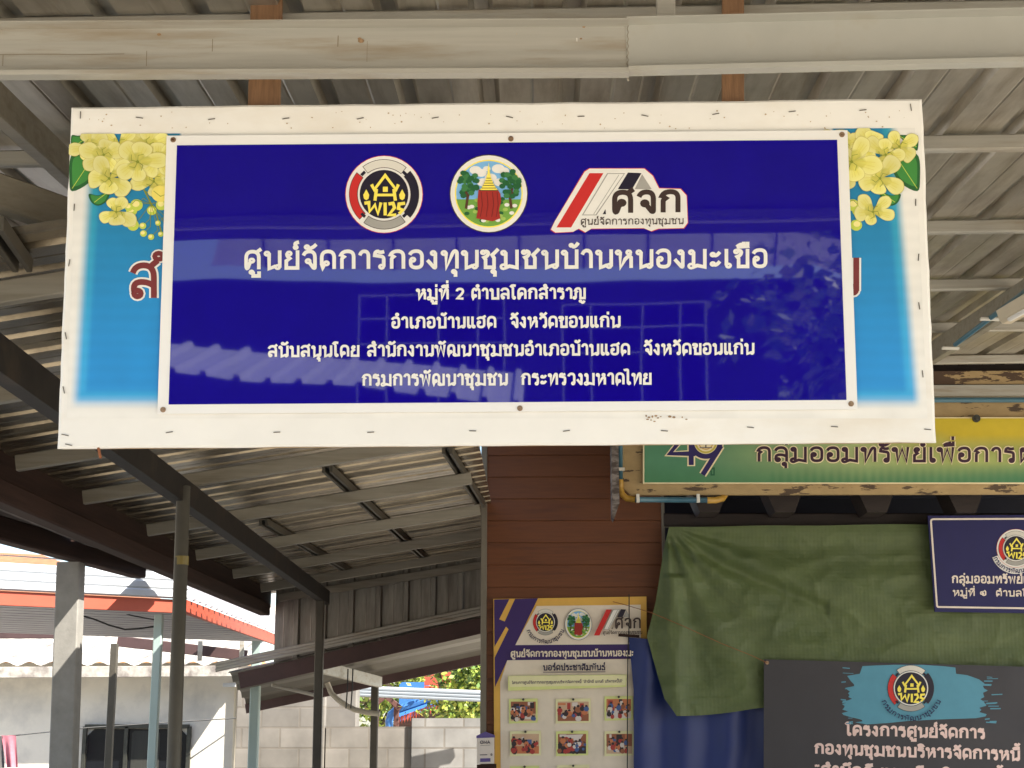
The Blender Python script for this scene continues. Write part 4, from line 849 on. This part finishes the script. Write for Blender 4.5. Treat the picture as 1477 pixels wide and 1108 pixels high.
def cpoly(pts, cols):
    """printed polygon with a colour per corner"""
    a.l += .5; b0 = len(a.mb.v); a.mb.face([a.pt(x, y, a.l) for x, y in pts], a.mi('print_petal'))
    for k_, cc in enumerate(cols): FC[b0+k_] = cc
def petal(x, y, an, L_, w_, m, edge=True):
    ca, sa = math.cos(an), math.sin(an); rn_ = random.Random(int(x*7+y*13+an*100))
    sh = [(0, 0), (.3, .55+rn_.uniform(-.1, .1)), (.66, 1), (.95, .7+rn_.uniform(-.15, .2)), (1.04+rn_.uniform(-.05, .06), 0), (.95, -.7+rn_.uniform(-.2, .15)), (.66, -1), (.3, -.55+rn_.uniform(-.1, .1))]
    T_ = lambda u, v, k_=1: (x + u*L_*ca*k_ - v*w_*sa*k_, y + u*L_*sa*k_ + v*w_*ca*k_)
    pts = smooth([T_(*q) for q in sh], 3); a.poly(smooth([T_(u*1.02, v*1.05) for u, v in sh], 3), 'fl_edge', .5)
    cx_, cy_ = T_(.55, rn_.uniform(-.25, .25)); tone = rn_.uniform(-10, 10)
    cA, cB, cC = c(226+tone, 218+tone, 108), c(234+tone, 229+tone, 152), c(190+tone, 186+tone, 84)
    n_ = len(pts); a.l += .5
    for k_ in range(n_):
        q_ = (k_+1) % n_; f0 = math.hypot(pts[k_][0]-x, pts[k_][1]-y)/L_; f1 = math.hypot(pts[q_][0]-x, pts[q_][1]-y)/L_
        a.l -= .5; cpoly([(cx_, cy_), pts[k_], pts[q_]], [cA if k_ % 2 else cA, cB if f0 > .45 else cC, cB if f1 > .45 else cC])
    a.l += .5
    for t_ in (-.35, .1, .45): a.line([T_(.12, t_*.2), T_(.45, t_*.7), T_(.82, t_)], .35, 'fl_shade', up=.1)
def flower(x, y, r, rot, squash=.8, n=5):
    for k in range(n):
        an = rot + k*2*math.pi/n + .2*math.sin(k*3+x); L_ = r*(1+.12*math.sin(k*5+y)); petal(x, y, an, L_*(1.12 if abs(math.cos(an)) > .5 else squash), r*(.40+.07*math.sin(k*7+x)), 'fl_yellow')
    for k in range(4):
        an = rot + .5 + k*1.4; a.line([(x, y), (x+r*.28*math.cos(an), y+r*.28*math.sin(an)), (x+r*.42*math.cos(an+.6), y+r*.42*math.sin(an+.6))], .8, 'fl_line', up=.2)
    a.disc(x, y, r*.07, r*.07, 'fl_line', 8)
def leaf(pts, vein):
    a.poly(smooth(pts, 4), 'fl_dark'); cx_ = sum(p[0] for p in pts)/len(pts); cy_ = sum(p[1] for p in pts)/len(pts)
    a.poly(smooth([(lerp(x, cx_, .22), lerp(y, cy_, .22)) for x, y in pts], 4), 'fl_green'); a.line(vein, .8, 'fl_bud')
def sprig(fx, clip_hi):
    """the flower cluster, left one as drawn; fx maps x for the right one"""
    X = fx
    leaf([(X(102), 226), (X(118), 219), (X(138), 222), (X(140), 244), (X(128), 264), (X(104), 276), (X(100), 258)], [(X(137), 222), (X(120), 248), (X(104), 272)])
    leaf([(X(103), 196), (X(112), 196), (X(130), 196), (X(108), 216), (X(103), 214)], [(X(130), 196), (X(105), 212)])
    leaf([(X(128), 280), (X(142), 282), (X(158), 276), (X(154), 290), (X(142), 297), (X(132), 292)], [(X(156), 277), (X(136), 292)])
    a.line([(X(196), 252), (X(212), 282), (X(226), 310), (X(234), 340)], 2.2, 'fl_line')
    for x, y in ((200, 262), (208, 276)): a.line([(X(x), y), (X(x+14), y+4), (X(x+26), y+22)], 1.4, 'fl_line')
    for x, y, r in ((190, 304, 8), (197, 296, 9), (192, 325, 8.5), (206, 326, 5), (219, 304, 7), (207, 337, 5), (218, 342, 4.5), (228, 322, 4), (233, 296, 8), (186, 299, 6), (232, 338, 4)):
        a.line([(X(x), y), (X(x+10), y-10), (X(218), 294)], .8, 'fl_line', up=.2); a.disc(X(x), y, r, r*.95, 'fl_bud', 18); a.disc(X(x-1), y-r*.2, r*.6, r*.5, 'fl_pale', 12)
    for x, y, r, ro in ((222, 262, 27, .3), (214, 210, 30, 1.0), (168, 306, 25, 2.9), (172, 210, 28, .2), (228, 230, 26, 2), (130, 212, 26, .6), (150, 224, 27, 1.1), (158, 258, 29, .5), (199, 234, 33, .1)): flower(X(x), y, r, ro)
    a.disc(X(232), 280, 13, 12, 'fl_yellow', 20); a.line([(X(222), 276), (X(232), 284), (X(242), 280)], .8, 'fl_line')
L0 = a.l
def clipart():            # keep the print on the canvas and below its printed top edge
    pass
sprig(lambda x: x, 0); a.l = L0
sprig(lambda x: 1427-x, 0)
keep_v, keep_f, keep_m = [], [], []
u_ax = (TR-TL).normalized(); v_ax = SN.cross(u_ax).normalized(); v_ax = v_ax if v_ax.z > 0 else -v_ax
def clip_poly(pts, pl, pn):
    o_ = []
    for i in range(len(pts)):
        (p, cp), (q, cq) = pts[i], pts[(i+1) % len(pts)]; dp, dq = (p-pl).dot(pn), (q-pl).dot(pn)
        if dp >= 0: o_.append((p, cp))
        if dp*dq < 0: t_ = dp/(dp-dq); o_.append((p + (q-p)*t_, tuple(lerp(u_, v_, t_) for u_, v_ in zip(cp, cq))))
    return o_
tl_, tr_, = Spt(100, 194.5), Spt(1326, 185.5); bl_, br_ = Spt(84, 640), Spt(1350, 634)
planes = [(tl_, -SN.cross((tr_-tl_).normalized())), (Spt(101.5, 194), SN.cross((bl_-tl_).normalized())), (Spt(1325.5, 186), -SN.cross((br_-tr_).normalized()))]
ctr = Spt(716, 398); planes = [(p, q if (ctr-p).dot(q) > 0 else -q) for p, q in planes]
m2, m3 = MB(), MB(); midx = Spt(730, 398)
for f_, k in zip(a.mb.f, a.mb.m):
    pts = [(a.mb.v[i], FC.get(i, (1, 1, 1))) for i in f_]
    for p, q in planes: pts = clip_poly(pts, p, q) if len(pts) > 2 else []
    if len(pts) > 2:
        t_ = m2 if pts[0][0].x < midx.x else m3
        if t_.c is None: t_.c = {}
        for i, (p, cc) in enumerate(pts): t_.c[len(t_.v)+i] = cc
        t_.face([p for p, cc in pts], k)
for q in (m2, m3): q.build('flower_print', a.mats, board)
a = Art(Spt(716, 398, .0058), SN, .00012)
for wd, m in ((14, 'ink_white'), (8.5, 'ink_maroon')):
    a.text('ส', 186, 430, 230, 430, 50, wd, m, loopk=.9); a.text('ำ', 238, 430, 274, 430, 50, wd, m)
a.build('lettering', board); a = Art(Spt(716, 398, .0058), SN, .00012)
for wd, m in ((14, 'ink_white'), (8.5, 'ink_maroon')): a.text('น', 1197, 424, 1240, 424, 52, wd, m, loopk=.9)
a.build('lettering', board)
a = Art(Spt(716, 398, .0062), SN, .0001); rn = random.Random(21)
for x, y in ((932, 600), (936, 602), (941, 601), (946, 600), (949, 603), (939, 606), (944, 608), (934, 605), (953, 601), (966, 601), (972, 602), (984, 602), (990, 605)): a.disc(x, y, rn.uniform(1, 2.6), rn.uniform(.7, 2), 'stain', 7)
for _ in range(70): a.disc(rn.uniform(120, 1310), rn.uniform(160, 186), rn.uniform(.4, 1.7), rn.uniform(.4, 1.3), 'smudge', 6, .02)
tag(a.build('stains', board), kind='stuff')
ST = [(117, 167, 1), (202, 171, 0), (306, 173, 0), (413, 172, 0), (520, 172, 0), (628, 171, 0), (735, 170, 0), (838, 169, 0), (930, 168, 0), (1032, 165.5, 0), (1142, 162, 0), (1244, 160, 0), (1313, 156, 1),
      (100, 642, 0), (245, 624, 0), (400, 624, 0), (535, 624, 0), (682, 622, 0), (817, 622, 0), (958, 622, 0), (1082, 617, 0), (1203, 616, 0), (1337, 620, 0), (108, 300, 1), (101, 380, 1), (96, 485, 1), (93, 563, 1), (1320, 293, 1), (1324, 372, 1), (1325, 442, 1), (1330, 540, 1), (95, 628, 0)]
for x, y, vt in ST:
    tl2 = rn.uniform(-1.2, 1.2); p0, p1 = (Spt(x-5, y+tl2, .0068), Spt(x+5, y-tl2, .0068)) if not vt else (Spt(x+tl2, y-5, .0068), Spt(x-tl2, y+5, .0068))
    bar1('staple', 'staple', board, p0, p1, .0022, .0016, up=SN)
# ---- glossy navy banner screwed on the board ----
ban = thing('vinyl_banner', Spt(735, 598, .01), 'glossy navy blue vinyl banner with white border and three emblems screwed onto the cream board', 'banner')
D0 = .0135
oc = [(242, 198), (1221, 190), (1235.5, 591.5), (228.7, 598)]
b = MB(); f_ = [Spt(*p, D0) for p in oc]; k_ = [Spt(*p, D0-.003) for p in oc]; b.face(f_); b.face(k_[::-1])
for i in range(4): b.face([f_[i], k_[i], k_[(i+1) % 4], f_[(i+1) % 4]])
b.build('border', 'vinyl_white', ban)
b = MB(); cs = [Spt(*p, D0+.0012) for p in ((257, 212), (1206, 204), (1219.5, 578), (245, 584.6))]
wv = lambda i, j: SN*(.0003*noise.noise((i*3.1, j*2.0, 2)) + .00004*noise.noise((i*11, j*5, 4)))*min(1, 12*min(i, 1-i, j, 1-j))
b.grid(lambda i, j: lerp(lerp(cs[3], cs[2], i), lerp(cs[0], cs[1], i), j) + wv(i, j), 80, 32); b.build('blue_field', 'vinyl_blue', ban, True)
D1 = D0+.0022
T2 = lambda x, y: (450+x/2.4617, 180+y/2.4617)
def emb(name, fn):
    a = Art(Spt(716, 398, D1), SN, .00009); fn(a); return a.build(name, ban)
emb('emblem', lambda a: emblem_ring(a, 554, 280.5, 54.5)); emb('emblem', lambda a: emblem_stump(a, 705, 279.5, 54.5)); emb('emblem', lambda a: emblem_roof(a, T2))
a = Art(Spt(716, 398, D1), SN, .00011)
a.text('ศูนย์จัดการกองทุนชุมชนบ้านหนองมะเขือ', 351, 388.5, 1108, 386, 27, 5.2, 'ink_white', loopk=.72)
a.text('หมู่ที่ 2 ตำบลโคกสำราญ', 600, 432, 845, 431, 15.8, 3.5, 'ink_white', loopk=.74)
a.text('อำเภอบ้านแฮด  จังหวัดขอนแก่น', 564, 473.5, 895, 472, 16.2, 3.5, 'ink_white', loopk=.74)
a.text('สนับสนุนโดย สำนักงานพัฒนาชุมชนอำเภอบ้านแฮด  จังหวัดขอนแก่น', 386, 515, 1088, 511, 16.2, 3.5, 'ink_white', loopk=.74)
a.text('กรมการพัฒนาชุมชน  กระทรวงมหาดไทย', 522, 556.5, 940, 554.5, 16.6, 3.5, 'ink_white', loopk=.74)
a.build('lettering', ban)
for x, y in ((251.5, 204), (737, 202.5), (1213, 196.5), (1226, 583.5), (750, 590), (237, 592)):
    b = MB(); p0 = Spt(x, y, D0); b.tube([p0, p0+SN*.0022], .0075, n=16); b.tube([p0+SN*.0022, p0+SN*.0042], .0042, n=10); b.build('screw', 'washer', ban)
# ================= behind the camera: what the banner mirrors =================
mh = thing('navy_house', (0, -10, 0), 'dark boarded house with pale eave and white framed windows, mirrored in the navy banner', 'house')
HY = -13.0
b = MB(); b.box((-8.0, HY-.3, 0), (6.4, HY-.1, 5.18)); b.build('wall', 'house_navy', mh)
b = MB(); b.face([(-4.3, HY+.8, 5.23), (3.8, HY+.8, 5.23), (2.9, HY+1.1, 5.77), (-4.06, HY+1.1, 5.82)]); 
b.face([(3.8, HY+.8, 5.23), (6.9, HY+.8, 4.54), (6.9, HY+1.1, 4.79), (2.9, HY+1.1, 5.77)]); b.build('soffit', 'soffit', mh)
b = MB(); b.bar((-4.12, HY+1.12, 5.84), (2.95, HY+1.12, 5.82), .05, .12); b.bar((2.95, HY+1.12, 5.82), (7.0, HY+1.12, 4.82), .05, .12); b.bar((-4.12, HY+1.12, 5.84), (-8.4, HY+1.12, 4.66), .05, .12); b.build('fascia', 'house_navy', mh)
b = MB(); b.face([(-4.2, HY+1.2, 5.9), (2.95, HY+1.2, 5.9), (2.95, HY-4, 6.6), (-4.2, HY-4, 6.6)]); b.face([(2.95, HY+1.2, 5.9), (7.1, HY+1.2, 4.86), (7.1, HY-4, 4.9), (2.95, HY-4, 6.6)]); b.build('roof', 'galvalume_old', mh)
for k in range(9): xx = -3.57+k*.84; bar1('soffit_joint', 'house_navy', mh, (xx, HY+.81, 5.22), (xx, HY+1.11, 5.77), .025, .02)
for x0, x1, z0_, z1, ny in ((-2.46, -.44, 2.7, 5.0, 3), (.37, 2.34, 2.7, 4.86, 3)):
    m = MB(); nx = 4; zs = (z1, z1-.32, z0_)
    for i in range(nx+1): xx = lerp(x0, x1, (0, .2, .55, .82, 1)[i]); m.bar((xx, HY-.08, z0_), (xx, HY-.08, z1), .022, .03)
    for z in (z1, z1-.34, z1-.72, z0_): m.bar((x0, HY-.08, z), (x1, HY-.08, z), .03, .022)
    f = m.build('window', 'vinyl_white', mh); b = MB(); b.box((x0, HY-.099, z0_), (x1, HY-.09, z1)); b.build('pane', 'glass_dark', f)
po = thing('opposite_porch', (-2.8, -7, 0), 'sunlit corrugated porch roof in front of the opposite house, mirrored low in the banner', 'porch')
b = MB(); b.ribs((-7.0, -6.6, 3.75), (1, 0, -.1), (0, -1, .2), 6.9, 2.2, .30, .05, (0, .2, 1)); b.build('roof_sheet', 'white_metal', po)
for xx in (-6.8, -3.4, -.3): bar1('post', 'zinc_steel', po, (xx, -6.7, 0), (xx, -6.7, 3.0), .08, .08)
q = Vector((4.3, -7.2, 0)); add_tree(q, (3.9, -7.2, 3.55), (.9, .8, .75), 2600, 17, (.1, .24), 'bushy tree in front of the opposite house, mirrored at the right of the banner')
